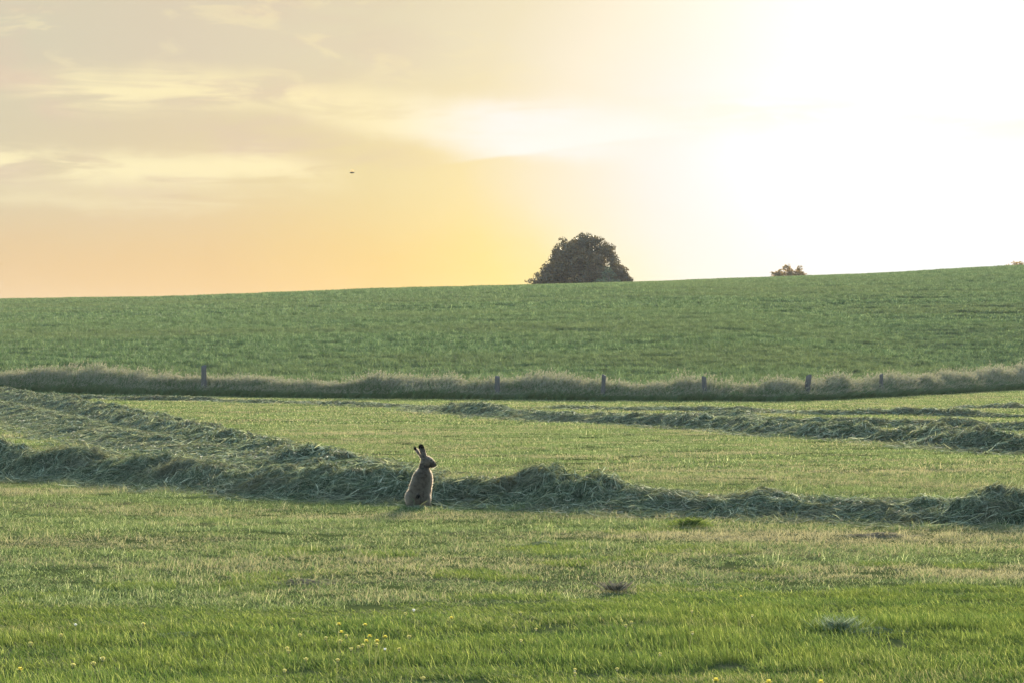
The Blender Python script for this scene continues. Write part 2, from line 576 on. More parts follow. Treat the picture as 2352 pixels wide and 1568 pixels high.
# flowers
def petal(name, col, tr=0.4):
    m, T = material(name)
    c = T.mix(attr(T, 'vary'), col, tuple(x * 0.8 for x in col[:3]) + (1,))
    leafy(T, c, c, tr, 0.6, 0.2)
    return m
M_YELLOW = petal('yellow_petal', (0.72, 0.62, 0.12, 1))
M_CREAM = petal('cream_petal', (0.68, 0.61, 0.22, 1))
M_WHITE = petal('white_petal', (0.75, 0.75, 0.68, 1))
M_STEM = petal('flower_stem', (0.16, 0.17, 0.06, 1), 0.3)

# ------------------------------------------------------------------ terrain
ys = np.concatenate([np.arange(-20, 10, 3.0), np.arange(10, 45, 0.5), np.arange(45, 130, 1.0), np.arange(130, 420, 3.0), np.arange(420, 1500, 40.0)])
xs = np.concatenate([np.arange(-700, -80, 30.0), np.arange(-80, -14, 2.0), np.arange(-14, 14, 0.5), np.arange(14, 80, 2.0), np.arange(80, 701, 30.0)])
X, Y = np.meshgrid(xs, ys)
V = np.stack([X, Y, H(X, Y)], -1).reshape(-1, 3)
nx, ny = len(xs), len(ys)
b = (np.arange(ny - 1)[:, None] * nx + np.arange(nx - 1)[None, :])
F = np.stack([b, b + 1, b + nx + 1, b + nx], -1).reshape(-1)
tag(link('ground', mesh_from('ground', V, F, np.full((nx - 1) * (ny - 1), 4), [M_GROUND], smooth_shade=True)), kind='structure')

# verge (fence) line along the far edge of the meadow, from the foot of the tall grass in the photo
_vu = np.array([-300, 0, 470, 900, 1200, 1500, 1800, 1950, 2150, 2352, 2700.0])
_vy = np.array([903, 905, 910, 915, 917, 920, 921, 915, 905, 893, 884.0])
_vd = ground_dist(_vy)
_vx = (_vu - CXU) / FU * _vd
_vx = np.concatenate([[-60], _vx, [60]]); _vd = np.concatenate([[116], _vd, [150]])


def verge_y(x):
    return np.interp(x, _vx, _vd)


# ------------------------------------------------------------------ windrows of cut grass
def build_windrow(name, path, height, hw, label, seed, dens=1.0, lumps=0.5, loose=1.35):
    """path (n,2) centre line on the ground, height (n,), hw (n,) half widths: a lumpy bank with strands lying over it"""
    path = np.asarray(path, float)
    seg = np.linalg.norm(np.diff(path, axis=0), axis=1)
    s = np.concatenate([[0], np.cumsum(seg)])
    L = s[-1]
    dist = path[:, 1].mean()

    def frame(q):
        x = np.interp(q, s, path[:, 0]); y = np.interp(q, s, path[:, 1])
        e = 0.3
        tx = np.interp(q + e, s, path[:, 0]) - np.interp(q - e, s, path[:, 0])
        ty = np.interp(q + e, s, path[:, 1]) - np.interp(q - e, s, path[:, 1])
        l = np.sqrt(tx * tx + ty * ty) + 1e-9
        return x, y, tx / l, ty / l

    def surf(q, v):
        """world point and bank height at path distance q, sideways fraction v (-1..1 covers the bank)"""
        x, y, tx, ty = frame(q)
        hwq = np.interp(q, s, hw); hq = np.interp(q, s, height)
        wob = (fbm(q * 0.9, q * 0 + 3.3, seed) - 0.5) * 0.7
        wx = x - ty * v * hwq + -ty * wob * hwq * 0.5
        wy = y + tx * v * hwq + tx * wob * hwq * 0.5
        vv = np.clip(np.abs(v + (fbm(wx * 2.2, wy * 2.2, seed + 3) - 0.5) * 0.5), 0, 1)
        prof = (1 - vv ** 1.7) ** 1.25
        lump = 1 + lumps * 2.0 * (fbm(wx * 1.5, wy * 1.5, seed + 7, 4) - 0.5) + 0.75 * (vnoise(wx * 3.2 + wy * 1.2, wy * 3.2, seed + 8) - 0.5) + 0.5 * (vnoise(wx * 9, wy * 9, seed + 9) - 0.5)
        z = hq * prof * lump
        return wx, wy, np.maximum(z, 0), hwq

    nq = max(8, int(L / (0.0035 * dist)))
    nv = 23
    q, v = np.meshgrid(np.linspace(0, L, nq), np.linspace(-1, 1, nv), indexing='ij')
    wx, wy, z, _ = surf(q.ravel(), v.ravel())
    gz = H(wx, wy)
    Vm = np.stack([wx, wy, gz + z * 0.86 - 0.02], 1)
    b = (np.arange(nq - 1)[:, None] * nv + np.arange(nv - 1)[None, :])
    Fm = np.stack([b, b + 1, b + nv + 1, b + nv], -1).reshape(-1)
    Sm = np.full((nq - 1) * (nv - 1), 4)
    # strands
    area = L * 2 * np.mean(hw)
    k = dist / 30.0
    n = int(area * 3000 / k ** 1.75 * dens)
    q0 = RNG.uniform(0, L, n)
    v0 = np.clip(RNG.normal(0, 0.66, n), -loose * 1.25, loose * 1.25)
    ln = RNG.uniform(0.08, 0.34, n) * min(k, 1.8) ** 0.5
    x, y, tx, ty = frame(q0)
    ux, uy, _, hwq = surf(q0, v0)
    a = (fbm(ux * 1.1, uy * 1.1, seed + 21) * 5.0) + RNG.normal(0, 0.8, n) + np.arctan2(ty, tx) - 2.4
    K = 5
    tt = np.linspace(-0.5, 0.5, K)[None, :]
    curl = RNG.normal(0, 1.3, n)[:, None]
    ang = a[:, None] + curl * tt
    dx = np.cos(ang) * ln[:, None] / (K - 1); dy = np.sin(ang) * ln[:, None] / (K - 1)
    lx = np.cumsum(dx, 1); ly = np.cumsum(dy, 1)
    # along / across path coordinates of each strand point
    da = lx * tx[:, None] + ly * ty[:, None]
    dc = -lx * ty[:, None] + ly * tx[:, None]
    Q = np.clip(q0[:, None] + da, 0, L); Vv = v0[:, None] + dc / hwq[:, None]
    px, py, pz, _ = surf(Q.ravel(), Vv.ravel())
    P = np.stack([px, py, H(px, py) + pz], 1).reshape(n, K, 3)
    arch = (1 - (2 * tt) ** 2)
    deep = RNG.uniform(0, 1, n) ** 1.5 * (0.25 + 0.75 * np.exp(-v0 ** 2))
    P[:, :, 2] += (deep * 0.06)[:, None] * (0.45 + 0.7 * arch) + RNG.normal(0, 0.03, n)[:, None] * tt * 2
    stick = RNG.uniform(0, 1, n) < 0.16                     # loose ends that stick out of the bank
    P[:, :, 2] += (stick * RNG.uniform(0.02, 0.085, n) * (0.3 + np.interp(q0, s, height) / 0.3))[:, None] * np.clip(tt + 0.2, 0, 1) ** 1.5 * 1.6
    P[:, :, 2] = np.maximum(P[:, :, 2], H(P[:, :, 0], P[:, :, 1]) + 0.004)
    stem = RNG.uniform(0, 1, n) < 0.10
    w = RNG.uniform(0.0018, 0.0044, n) * np.where(stem, 1.25, 1.0) * max(1.0, k ** 0.9)
    prof = 1 - (np.abs(tt) * 2) ** 3 * 0.7
    sd = np.stack([-np.sin(a) * 0.8, np.cos(a) * 0.8, RNG.normal(0, 0.6, n)], 1)
    sd /= np.linalg.norm(sd, axis=1)[:, None]
    Vr, Fr, Sr, t, idx = ribbons(P, w[:, None] * prof, sd)
    vary = np.concatenate([np.full(len(Vm), 0.05), np.where(stem, RNG.uniform(0.75, 1, n), RNG.uniform(0, 1, n) ** 1.15)[idx]])
    me = mesh_from(name, np.concatenate([Vm, Vr]), np.concatenate([Fm, Fr + len(Vm)]), np.concatenate([Sm, Sr]), [M_HAY], {'vary': vary})
    me.transform(Matrix.Translation((-path[:, 0].mean(), -dist, 0)))
    o = link(name, me)
    o.location = (path[:, 0].mean(), dist, 0)
    return tag(o, label, 'hay row', 'rows of cut grass on the meadow')


def row_from_photo(base, top, hwid, label, seed, drop=0.0, **kw):
    base = np.array(base, float); top = np.array(top, float)
    u = np.arange(base[0, 0], base[-1, 0] + 1, 12.0)
    yb = np.interp(u, base[:, 0], base[:, 1]); yt = np.interp(u, top[:, 0], top[:, 1])
    d = ground_dist(yb) + hwid * 0.85
    x = (u - CXU) / FU * d
    h = np.maximum(EYE - (yt - HZU) / FU * d, 0.07) * 0.92 - 0.05
    h = h * (1 - 0.13 * np.clip(1 - np.abs(u - 1290) / 160.0, 0, 1) ** 0.5) - drop * (1 - np.clip(1 - np.abs(u - 1290) / 130.0, 0, 1) ** 0.5)
    ends = np.clip(np.minimum(u - u[0], u[-1] - u) / 40.0, 0.15, 1)
    return build_windrow('hay_row', np.stack([x, d], 1), np.maximum(h, 0.03) * ends, np.full(len(u), hwid) * (0.6 + 0.4 * ends), label, seed, **kw)


row_from_photo([(-220, 1074), (0, 1087), (250, 1100), (450, 1117), (700, 1140), (850, 1149), (1000, 1152), (1200, 1162), (1400, 1168), (1550, 1177), (1750, 1183), (2000, 1193), (2352, 1208), (2580, 1216)],
               [(-220, 1012), (0, 1020), (150, 1022), (250, 1042), (330, 1046), (450, 1050), (560, 1074), (640, 1074), (700, 1068), (760, 1069), (830, 1082), (870, 1077), (940, 1078), (1010, 1097), (1100, 1086), (1160, 1092), (1210, 1074), (1280, 1066), (1360, 1068), (1420, 1092), (1480, 1120), (1560, 1121), (1620, 1127), (1700, 1113), (1790, 1117), (1900, 1136), (1970, 1139), (2050, 1131), (2110, 1128), (2170, 1142), (2250, 1125), (2300, 1115), (2352, 1114), (2580, 1125)],
               0.9, 'long bank of cut grass running right across the picture behind the sitting hare', 101, drop=0.025, lumps=0.25)
row_from_photo([(955, 939), (984, 941), (1151, 956), (1284, 967), (1451, 975), (1567, 980), (1718, 989), (1801, 998), (1885, 1003), (2001, 1011), (2085, 1015), (2201, 1027), (2352, 1039), (2560, 1056)],
               [(955, 933), (1000, 930), (1051, 927), (1124, 924), (1167, 940), (1251, 941), (1317, 948), (1451, 946), (1600, 953), (1718, 962), (1801, 967), (1840, 976), (1885, 969), (2001, 977), (2041, 994), (2085, 980), (2135, 971), (2185, 984), (2235, 979), (2285, 991), (2352, 998), (2560, 1010)],
               0.75, 'high bank of cut grass slanting down from mid-field to the right picture edge', 102)
row_from_photo([(1400, 962), (1648, 958), (1701, 962), (1801, 975), (1935, 977), (2135, 982), (2318, 987), (2560, 996)],
               [(1400, 955), (1648, 942), (1701, 943), (1750, 957), (1801, 958), (1935, 956), (2060, 962), (2135, 960), (2218, 962), (2260, 973), (2318, 967), (2560, 976)],
               0.6, 'lower bank of cut grass showing just behind the high slanting bank', 103)
row_from_photo([(1250, 938), (1567, 943), (1701, 945), (1868, 952), (2068, 952), (2330, 958)],
               [(1250, 934), (1420, 932), (1567, 934), (1701, 932), (1780, 943), (1868, 941), (2001, 935), (2068, 937), (2201, 938), (2330, 950)],
               0.6, 'thin broken line of cut grass between the bank pair and the tall verge, right half', 104, lumps=0.8)
row_from_photo([(2190, 936), (2285, 937), (2352, 939), (2560, 944)],
               [(2190, 933), (2245, 932), (2285, 921), (2352, 927), (2560, 930)],
               0.6, 'short low heap of cut grass near the verge at the right picture edge', 105)
row_from_photo([(-200, 912), (0, 914), (233, 917), (433, 920), (633, 926), (784, 931), (970, 938)],
               [(-200, 900), (0, 900), (100, 903), (200, 902), (250, 911), (350, 907), (433, 910), (483, 913), (533, 922), (600, 914), (650, 922), (733, 922), (807, 921), (917, 930), (970, 935)],
               0.6, 'thin line of cut grass along the verge foot in the left half', 106, lumps=0.8)
# the row that runs away from the camera on the left, two banks side by side
pp = np.array([(-2, 908.5), (20, 914), (150, 936), (330, 978), (520, 1028), (700, 1066), (850, 1092)])
dd = ground_dist(pp[:, 1]); px = (pp[:, 0] - CXU) / FU * dd
sq = np.linspace(0, 1, 60); kk = np.linspace(0, 1, len(pp))
build_windrow('hay_row', np.stack([np.interp(sq, kk, px), np.interp(sq, kk, dd)], 1), np.interp(sq, [0, 0.9, 1], [0.22, 0.17, 0.08]), np.full(60, 0.85),
              'bank of cut grass receding to the verge, upper one of the pair at left', 107, dens=1.6)
pp = np.array([(-60, 930.0), (60, 955), (180, 988), (330, 1022), (520, 1054), (640, 1078)])
dd = ground_dist(pp[:, 1]); px = (pp[:, 0] - CXU) / FU * dd; kk = np.linspace(0, 1, len(pp))
build_windrow('hay_row', np.stack([np.interp(sq, kk, px), np.interp(sq, kk, dd)], 1), np.interp(sq, [0, 0.6, 1], [0.13, 0.09, 0.05]), np.full(60, 0.95),
              'flat scattered bank of cut grass, lower one of the receding pair at left', 108, dens=1.6, lumps=0.9)

# ------------------------------------------------------------------ grass
def far_edge(x):
    """far edge of the uncut strip in the foreground"""
    u = CXU + x / 19.3 * FU
    return ground_dist(np.interp(u, [-400, 0, 300, 700, 1000, 1300, 1600, 1900, 2352, 2800], [1388, 1386, 1382, 1390, 1384, 1380, 1366, 1360, 1350, 1346])) + (fbm(x * 0.8, x * 0 + 1.5, 44) - 0.5) * 0.7


def field_points(y0, y1, cell, jitter=1.0, margin=1.28, extra=1.2):
    P = []
    y = y0
    while y < y1:
        hw = 0.1765 * y * margin + extra
        xs_ = np.arange(-hw, hw, cell)
        P.append(np.stack([xs_ + RNG.uniform(-0.5, 0.5, len(xs_)) * cell * jitter, y + RNG.uniform(-0.5, 0.5, len(xs_)) * cell * jitter], 1))
        y += cell
    return np.concatenate(P)


# uncut strip
protos = []
for i in range(6):
    protos.append(blade_mesh('long_grass_patch', [
        blade_arrays(560, square(0.46), 0.03, 0.08, 0.0018, 0.0034, (-0.28, -0.05), 0.33, bend=0.45),
        blade_arrays(44, square(0.46), 0.06, 0.105, 0.0016, 0.0028, (-0.32, -0.05), 0.30, bend=0.45),
        blade_arrays(150, square(0.46), 0.02, 0.05, 0.003, 0.005, (0, 0), 0.5)], [M_LONG]))
P = field_points(10.6, 23.0, 0.34, extra=1.6)
over = P[:, 1] - far_edge(P[:, 0])
P = P[over < 0]
hv = (0.25 + 1.3 * fbm(P[:, 0] * 0.9, P[:, 1] * 1.6, 61)) * (0.5 + 0.5 * smooth(-over[over < 0], 0.0, 3.0))
E = field_points(18.0, 30.0, 0.34, extra=1.0)
eo = E[:, 1] - far_edge(E[:, 0])
pe = 1.15 * np.exp(-np.maximum(eo, 0) / 2.4) * smooth(fbm(E[:, 0] * 0.7, E[:, 1] * 0.6, 91), 0.42, 0.62) * np.interp(E[:, 0], [-2, 3], [0.85, 0.35])
E = E[(eo > 0) & (RNG.uniform(0, 1, len(E)) < pe)]
P = np.concatenate([P, E]); hv = np.concatenate([hv, RNG.uniform(0.35, 0.8, len(E))])
n = len(P)
tag_long = scatter('long_grass', np.stack([P[:, 0], P[:, 1], H(P[:, 0], P[:, 1])], 1), RNG.normal(0, 0.35, n),
                   np.stack([np.ones(n), np.ones(n), hv], 1), RNG.integers(0, 6, n), protos,
                   'lush uncut green grass in the strip nearest the camera', 'grass')

# mown meadow, three levels of detail
def mown(y0, y1, cell, nb, hmin, hmax, wmin, wmax, cond=None):
    ps = [blade_mesh('mown_grass_patch', [
        blade_arrays(int(nb * 0.7), square(cell * 1.35), hmin, hmax, wmin, wmax, (-0.05, -0.05), 0.75, k=3),
        blade_arrays(int(nb * 0.3), square(cell * 1.35), hmin * 0.8, hmax * 0.9, wmin, wmax, (0, 0), 1.7, k=3)], [M_MOWN]) for _ in range(5)]
    Q = field_points(y0, y1, cell)
    if cond is not None:
        Q = Q[cond(Q)]
    m = len(Q)
    z = 0.45 + 0.9 * fbm(Q[:, 0] * 0.6, Q[:, 1] * 1.1, 71) + 0.8 * (RNG.uniform(0, 1, m) < 0.12) * RNG.uniform(0.3, 1, m)
    return Q, RNG.uniform(0, 6.28, m), np.stack([np.ones(m), np.ones(m), z], 1), RNG.integers(0, 5, m), ps


zones = [mown(18.0, 38.0, 0.42, 620, 0.014, 0.042, 0.0022, 0.004, lambda q: q[:, 1] > far_edge(q[:, 0]) - 0.1),
         mown(38.0, 64.0, 0.7, 800, 0.016, 0.045, 0.0045, 0.008),
         mown(64.0, 128.0, 1.3, 720, 0.02, 0.055, 0.012, 0.02, lambda q: q[:, 1] < verge_y(q[:, 0]) + 0.4)]
def tufts(y0, y1, cell, prob, rad, nb, h0, h1, w0, w1):
    ps = [blade_mesh('mown_grass_tuft', [blade_arrays(nb, blob(rad), h0, h1, w0, w1, (-0.1, -0.1), 0.55, k=4)], [M_MOWN]) for _ in range(5)]
    q = field_points(y0, y1, cell)
    q = q[(RNG.uniform(0, 1, len(q)) < prob * 2 * smooth(fbm(q[:, 0] * 0.5, q[:, 1] * 0.8, 77), 0.3, 0.7)) & (q[:, 1] > far_edge(q[:, 0])) & (q[:, 1] < verge_y(q[:, 0]))]
    k_ = RNG.uniform(0.6, 1.3, (len(q), 1)) * np.array([[1, 1, 1]])
    return q, RNG.uniform(0, 6.28, len(q)), k_, RNG.integers(0, 5, len(q)), ps


zones += [tufts(18.5, 40.0, 0.3, 0.45, 0.09, 46, 0.03, 0.085, 0.002, 0.004), tufts(40.0, 100.0, 0.75, 0.45, 0.2, 60, 0.04, 0.09, 0.006, 0.011)]
Q = np.concatenate([z[0] for z in zones]); rz = np.concatenate([z[1] for z in zones]); sc = np.concatenate([z[2] for z in zones])
ix = np.concatenate([z[3] + 5 * k for k, z in enumerate(zones)])
scatter('mown_grass', np.stack([Q[:, 0], Q[:, 1], H(Q[:, 0], Q[:, 1])], 1), rz, sc, ix, sum([z[4] for z in zones], []),
        'short mown yellow-green stubble with dry straw patches on the meadow', 'grass')

# tall verge grass
def verge_proto(hmin, hmax, nb, rad, seeds):
    P1, w1, s1 = blade_arrays(nb, blob(rad), hmin, hmax, 0.012, 0.024, (0.22, -0.12), 0.24, k=5)
    me1 = [(P1, w1, s1)]
    V1, F1, S1, t1, i1 = ribbons(P1, w1, s1)
    r1 = RNG.uniform(0, 1, nb)[i1]
    P2, w2, s2 = blade_arrays(seeds, blob(rad), hmax * 0.85, hmax * 1.25, 0.005, 0.008, (0.20, -0.06), 0.18, k=5)
    V2, F2, S2, t2, i2 = ribbons(P2, w2, s2)
    r2 = RNG.uniform(0, 1, seeds)[i2]
    # feathery seed heads on the stalk tips
    m = seeds * 7
    who = np.repeat(np.arange(seeds), 7)
    tip = P2[who, 4]; below = P2[who, 3]
    f = RNG.uniform(0, 1, m)[:, None]
    st_ = below + (tip - below) * f
    end = st_ + np.stack([RNG.normal(0.02, 0.02, m), RNG.normal(0, 0.02, m), RNG.uniform(0.03, 0.07, m)], 1)
    P3 = np.stack([st_, (st_ + end) / 2, end], 1)
    w3 = np.broadcast_to(np.array([0.004, 0.010, 0.002])[None], (m, 3))
    a = RNG.uniform(0, 3.14, m)
    s3 = np.stack([np.cos(a), np.sin(a), np.zeros(m)], 1)
    V3, F3, S3, t3, i3 = ribbons(P3, w3, s3)
    r3 = RNG.uniform(0, 1, m)[i3]
    me = mesh_from('verge_clump', np.concatenate([V1, V2, V3]), np.concatenate([F1, F2 + len(V1), F3 + len(V1) + len(V2)]),
                   np.concatenate([S1, S2, S3]), [M_VERGE, M_SEED],
                   {'along': np.concatenate([t1, t2, t3]), 'vary': np.concatenate([r1, r2, r3])})
    mi = np.concatenate([np.zeros(len(S1) + len(S2)), np.ones(len(S3))]).astype(np.int32)
    me.polygons.foreach_set('material_index', mi)
    return me


vp = [verge_proto(0.42, 0.74, 75, 0.26, 5) for _ in range(3)] + [verge_proto(0.40, 0.72, 50, 0.28, 18) for _ in range(3)]
_hu = [-300, 0, 120, 200, 260, 330, 460, 600, 720, 790, 860, 920, 1020, 1080, 1150, 1230, 1330, 1420, 1500, 1620, 1700, 1780, 1856, 1950, 2024, 2150, 2250, 2352, 2700]
_ht = [868, 869, 866, 851, 858, 870, 873, 880, 884, 888, 872, 878, 869, 884, 878, 862, 879, 884, 884, 872, 884, 882, 873, 878, 869, 860, 851, 840, 830]
m = 15000
x = RNG.uniform(-34, 40, m)
dep = RNG.uniform(0, 1, m) ** 0.8 * 3.2
y = verge_y(x) + dep + (fbm(x * 1.2, x * 0, 31) - 0.5) * 0.35
u = CXU + x / y * FU
hh = EYE - (np.interp(u, _hu, _ht) - HZU) / FU * y
bunch = fbm(x * 0.9, y * 0.9, 35)
keep = (RNG.uniform(0, 1, m) < 0.45 + 0.6 * bunch) & (np.abs(x) < 0.1765 * y * 1.35 + 3)
x, y, hh, dep, bunch = x[keep], y[keep], hh[keep], dep[keep], bunch[keep]
m = len(x)
zs = np.clip((0.6 * hh + 0.22) / 0.80 * (0.50 + 0.7 * bunch + RNG.normal(0, 0.2, m)) * (0.60 + 0.52 * smooth(dep, 0.5, 1.7)), 0.3, 1.6)
pick = np.where(RNG.uniform(0, 1, m) < 0.02 + 0.45 * smooth(dep, 0.8, 2.2), RNG.integers(3, 6, m), RNG.integers(0, 3, m))
scatter('verge_grass', np.stack([x, y, H(x, y)], 1), RNG.normal(0, 0.5, m), np.stack([np.ones(m), np.ones(m), zs], 1), pick, vp,
        'tall unmown grass with tan seed heads along the fence line', 'grass')

# crop on the hillside
def crop_proto(s, nb, hmin, hmax, wmin, wmax):
    return blade_mesh('crop_patch', [blade_arrays(nb, square(s), hmin, hmax, wmin, wmax, (0.05, 0), 0.55, k=4, bend=0.8)], [M_CROP])


cp = [crop_proto(1.3, 360, 0.16, 0.38, 0.016, 0.036) for _ in range(4)] + [crop_proto(2.4, 520, 0.16, 0.34, 0.03, 0.06) for _ in range(4)]
A = field_points(98.0, 180.0, 1.0, margin=1.25, extra=4)
A = A[A[:, 1] > verge_y(A[:, 0]) + 2.6]
B = field_points(180.0, 345.0, 1.9, margin=1.22, extra=4)
Q = np.concatenate([A, B]); m = len(Q)
ix = np.concatenate([RNG.integers(0, 4, len(A)), RNG.integers(4, 8, len(B))])
zs = 0.55 + 0.35 * fbm(Q[:, 0] * 0.8, Q[:, 1] * 0.25, 81) + 0.25 * vnoise(Q[:, 0] * 0.035, Q[:, 1] * 0.5, 82) + RNG.uniform(0, 0.35, m)
scatter('crop', np.stack([Q[:, 0], Q[:, 1], H(Q[:, 0], Q[:, 1])], 1), RNG.uniform(0, 6.28, m), np.stack([np.ones(m), np.ones(m), zs], 1), ix, cp,
        'young green cereal crop covering the hillside up to the skyline', 'crop')

# ------------------------------------------------------------------ fence posts
def post(u, ytop, wu, lean, label, seed):
    x0 = 0.0; d = 100.0
    for _ in range(6):
        x0 = (u - CXU) / FU * d
        d = float(verge_y(x0)) + 0.55
    ztop = EYE - (ytop - HZU) / FU * d
    g = float(H(x0, d))
    h = ztop - g + 0.3
    rad = wu / FU * d / 2
    bm = bmesh.new()
    rg = np.random.default_rng(seed)
    seg, rings = 14, 9
    rows = []
    for j in range(rings):
        f = j / (rings - 1)
        row = []
        for k in range(seg):
            a = 2 * math.pi * k / seg
            rr = rad * (1.06 - 0.12 * f) * (1 + 0.07 * math.sin(3 * a + seed) + rg.normal(0, 0.02))
            zz = f * h
            if j == rings - 1:
                zz += rad * 0.35 * math.cos(a - seed) + rg.normal(0, 0.008)
            row.append(bm.verts.new((rr * math.cos(a) + lean * f * h, rr * math.sin(a), zz)))
        rows.append(row)
    for j in range(rings - 1):
        for k in range(seg):
            bm.faces.new((rows[j][k], rows[j][(k + 1) % seg], rows[j + 1][(k + 1) % seg], rows[j + 1][k]))
    c = bm.verts.new((lean * h, 0, h + 0.012))
    for k in range(seg):
        bm.faces.new((rows[-1][k], rows[-1][(k + 1) % seg], c))
    me = bpy.data.meshes.new('fence_post'); bm.to_mesh(me); bm.free()
    me.materials.append(M_POST)
    me.polygons.foreach_set('use_smooth', [len(p.vertices) == 4 for p in me.polygons])
    o = link('fence_post', me)
    o.location = (x0 - lean * (h - 0.3), d, g - 0.3)
    tag(o, label, 'fence post', 'wooden fence posts in the verge')


post(468, 840, 12.5, 0.0, 'tallest grey fence post, standing clear of the verge grass at left', 1)
post(1142, 864, 12, 0.02, 'short grey fence post up from the hare, left of a tan grass hump', 2)
post(1386, 860, 10, 0.06, 'grey fence post below the right side of the big tree', 3)
post(1618, 865, 11, -0.05, 'fence post nearly lost in bushy verge grass, third from the right', 4)
post(1856, 862, 14, 0.12, 'stout leaning brown fence post in reddish verge grass, second from the right', 5)
post(2024, 858, 9, 0.02, 'slim grey fence post where the verge rises, rightmost post', 6)

# ------------------------------------------------------------------ trees
def leaf_cloud(centres, radii, counts, size, flat=0.8):
    """small bent leaf cards scattered through clumps"""
    Cn = np.repeat(centres, counts, axis=0); Rn = np.repeat(radii, counts)
    n = len(Cn)
    d = RNG.normal(0, 1, (n, 3)); d /= np.linalg.norm(d, axis=1)[:, None]
    r = Rn * RNG.uniform(0, 1, n) ** 0.5
    p = Cn + d * r[:, None] * np.array([1, 1, flat])
    a = RNG.normal(0, 1, (n, 3)); a /= np.linalg.norm(a, axis=1)[:, None]
    b_ = np.cross(a, RNG.normal(0, 1, (n, 3))); b_ /= np.linalg.norm(b_, axis=1)[:, None]
    s = size * RNG.uniform(0.6, 1.3, n)
    Pc = np.stack([p - a * s[:, None], p + np.cross(a, b_) * (s * 0.15)[:, None], p + a * s[:, None]], 1)
    w = np.stack([s * 0.15, s * 0.55, s * 0.1], 1)
    return ribbons(Pc, w, b_)


def limbs(bm, a, b, ra, rb, rg, seg=7, rings=5, wob=0.06):
    a = Vector(a); b = Vector(b)
    ax = (b - a).normalized()
    t1 = ax.orthogonal().normalized(); t2 = ax.cross(t1)
    prev = None
    for j in range(rings):
        f = j / (rings - 1)
        c = a.lerp(b, f) + (t1 * rg.normal(0, wob) + t2 * rg.normal(0, wob)) * (b - a).length * (0 < j < rings - 1) * 0.5
        rad = ra + (rb - ra) * f
        row = [bm.verts.new(c + (t1 * math.cos(2 * math.pi * k / seg) + t2 * math.sin(2 * math.pi * k / seg)) * rad) for k in range(seg)]
        if prev:
            for k in range(seg):
                bm.faces.new((prev[k], prev[(k + 1) % seg], row[(k + 1) % seg], row[k]))
        prev = row
    bm.faces.new(prev)


def make_tree(name, u, D, outline, depth, nclump, leaf, per, mat, label, cat, seed, trunk_r=0.4, crad=0.8, dense=True, group=None, zlow=0.2):
    """outline: (x offset m, top height m) of the crown silhouette seen from the meadow; the crown is a body of that height and given depth"""
    rg = np.random.default_rng(seed)
    x0 = (u - CXU) / FU * D
    g = float(H(x0, D))
    root = empty(name, (x0, D, g - 0.1))
    tag(root, label, cat, group)
    ol = np.array(outline, float)
    xm, xM = ol[0, 0], ol[-1, 0]
    cs, rs, ct = [], [], []
    half = (xM - xm) / 2
    cx = (xm + xM) / 2
    while len(cs) < nclump:
        px_ = rg.uniform(xm, xM)
        f = abs(px_ - cx) / half
        dy_ = rg.uniform(-1, 1) * depth
        top = np.interp(px_, ol[:, 0], ol[:, 1]) * math.sqrt(max(0.03, 1 - (dy_ / depth) ** 2 * 0.85))
        rad = crad * rg.uniform(0.6, 1.2) * (0.55 if f > 0.85 else 1.0)
        hi = top - rad * 0.75
        if hi < zlow:
            continue
        k = rg.uniform(0, 1)
        z = zlow + (hi - zlow) * (k ** (0.55 if rg.uniform() < 0.62 else 1.6))
        # favour the shell of the crown
        if dense is False or rg.uniform() < 0.35 + 0.65 * max(k, f, abs(dy_ / depth)):
            cs.append((px_, dy_, z)); rs.append(rad); ct.append(max(3, int(per * (rad / crad) ** 2)))
    cs = np.array(cs); rs = np.array(rs)
    V, F, S, t, idx = leaf_cloud(cs, rs, np.array(ct), leaf)
    shade = np.repeat(rg.uniform(0, 1, len(cs)), ct)
    vary = np.clip(0.6 * shade[idx] + 0.4 * RNG.uniform(0, 1, len(shade))[idx], 0, 1)
    link('crown', mesh_from('crown', V, F, S, [mat], {'vary': vary}), root)
    bm = bmesh.new()
    top = ol[:, 1].max()
    limbs(bm, (cx, 0, -0.3), (cx + 0.1, 0, top * 0.42), trunk_r, trunk_r * 0.7, rg, 10, 6, 0.03)
    for k in range(min(26, nclump)):
        c = cs[rg.integers(len(cs))]
        zz = top * rg.uniform(0.22, 0.42)
        limbs(bm, (cx, 0, zz), (c[0] * 0.95 + cx * 0.05, c[1] * 0.95, max(c[2], zz * 0.6)), trunk_r * 0.38, trunk_r * 0.06, rg)
    me = bpy.data.meshes.new('trunk'); bm.to_mesh(me); bm.free()
    me.materials.append(M_BARK)
    link('trunk', me, root)
    return root


DT = 325.0
K = DT / FU


def outline_from_photo(pts, u0, D, zb):
    k = D / FU
    return [((u - u0) * k, EYE + (HZU - y) * k - zb) for u, y in pts]


g0 = float(H((1335 - CXU) / FU * DT, DT)) - 0.1
make_tree('chestnut_tree', 1335, DT, outline_from_photo([(1238, 640), (1246, 618), (1262, 590), (1272, 578), (1286, 548), (1300, 534), (1320, 529), (1345, 528), (1362, 533), (1385, 545), (1404, 556), (1412, 575), (1408, 594), (1424, 604), (1438, 618), (1447, 635)], 1335, DT, g0),
          4.6, 280, 0.14, 120, M_LEAF, 'broad dark domed tree on the skyline, the largest tree in view', 'tree', 5, 0.45, 0.8)
g1 = float(H((1224 - CXU) / FU * 322, 322)) - 0.1
make_tree('thin_bush', 1224, 322, outline_from_photo([(1205, 642), (1212, 630), (1222, 618), (1232, 622), (1240, 614), (1248, 628)], 1224, 322, g1),
          0.9, 26, 0.13, 13, M_LEAF, 'small thin bush at the left foot of the big dark tree, sky showing through', 'bush', 6, 0.06, 0.4, dense=False)
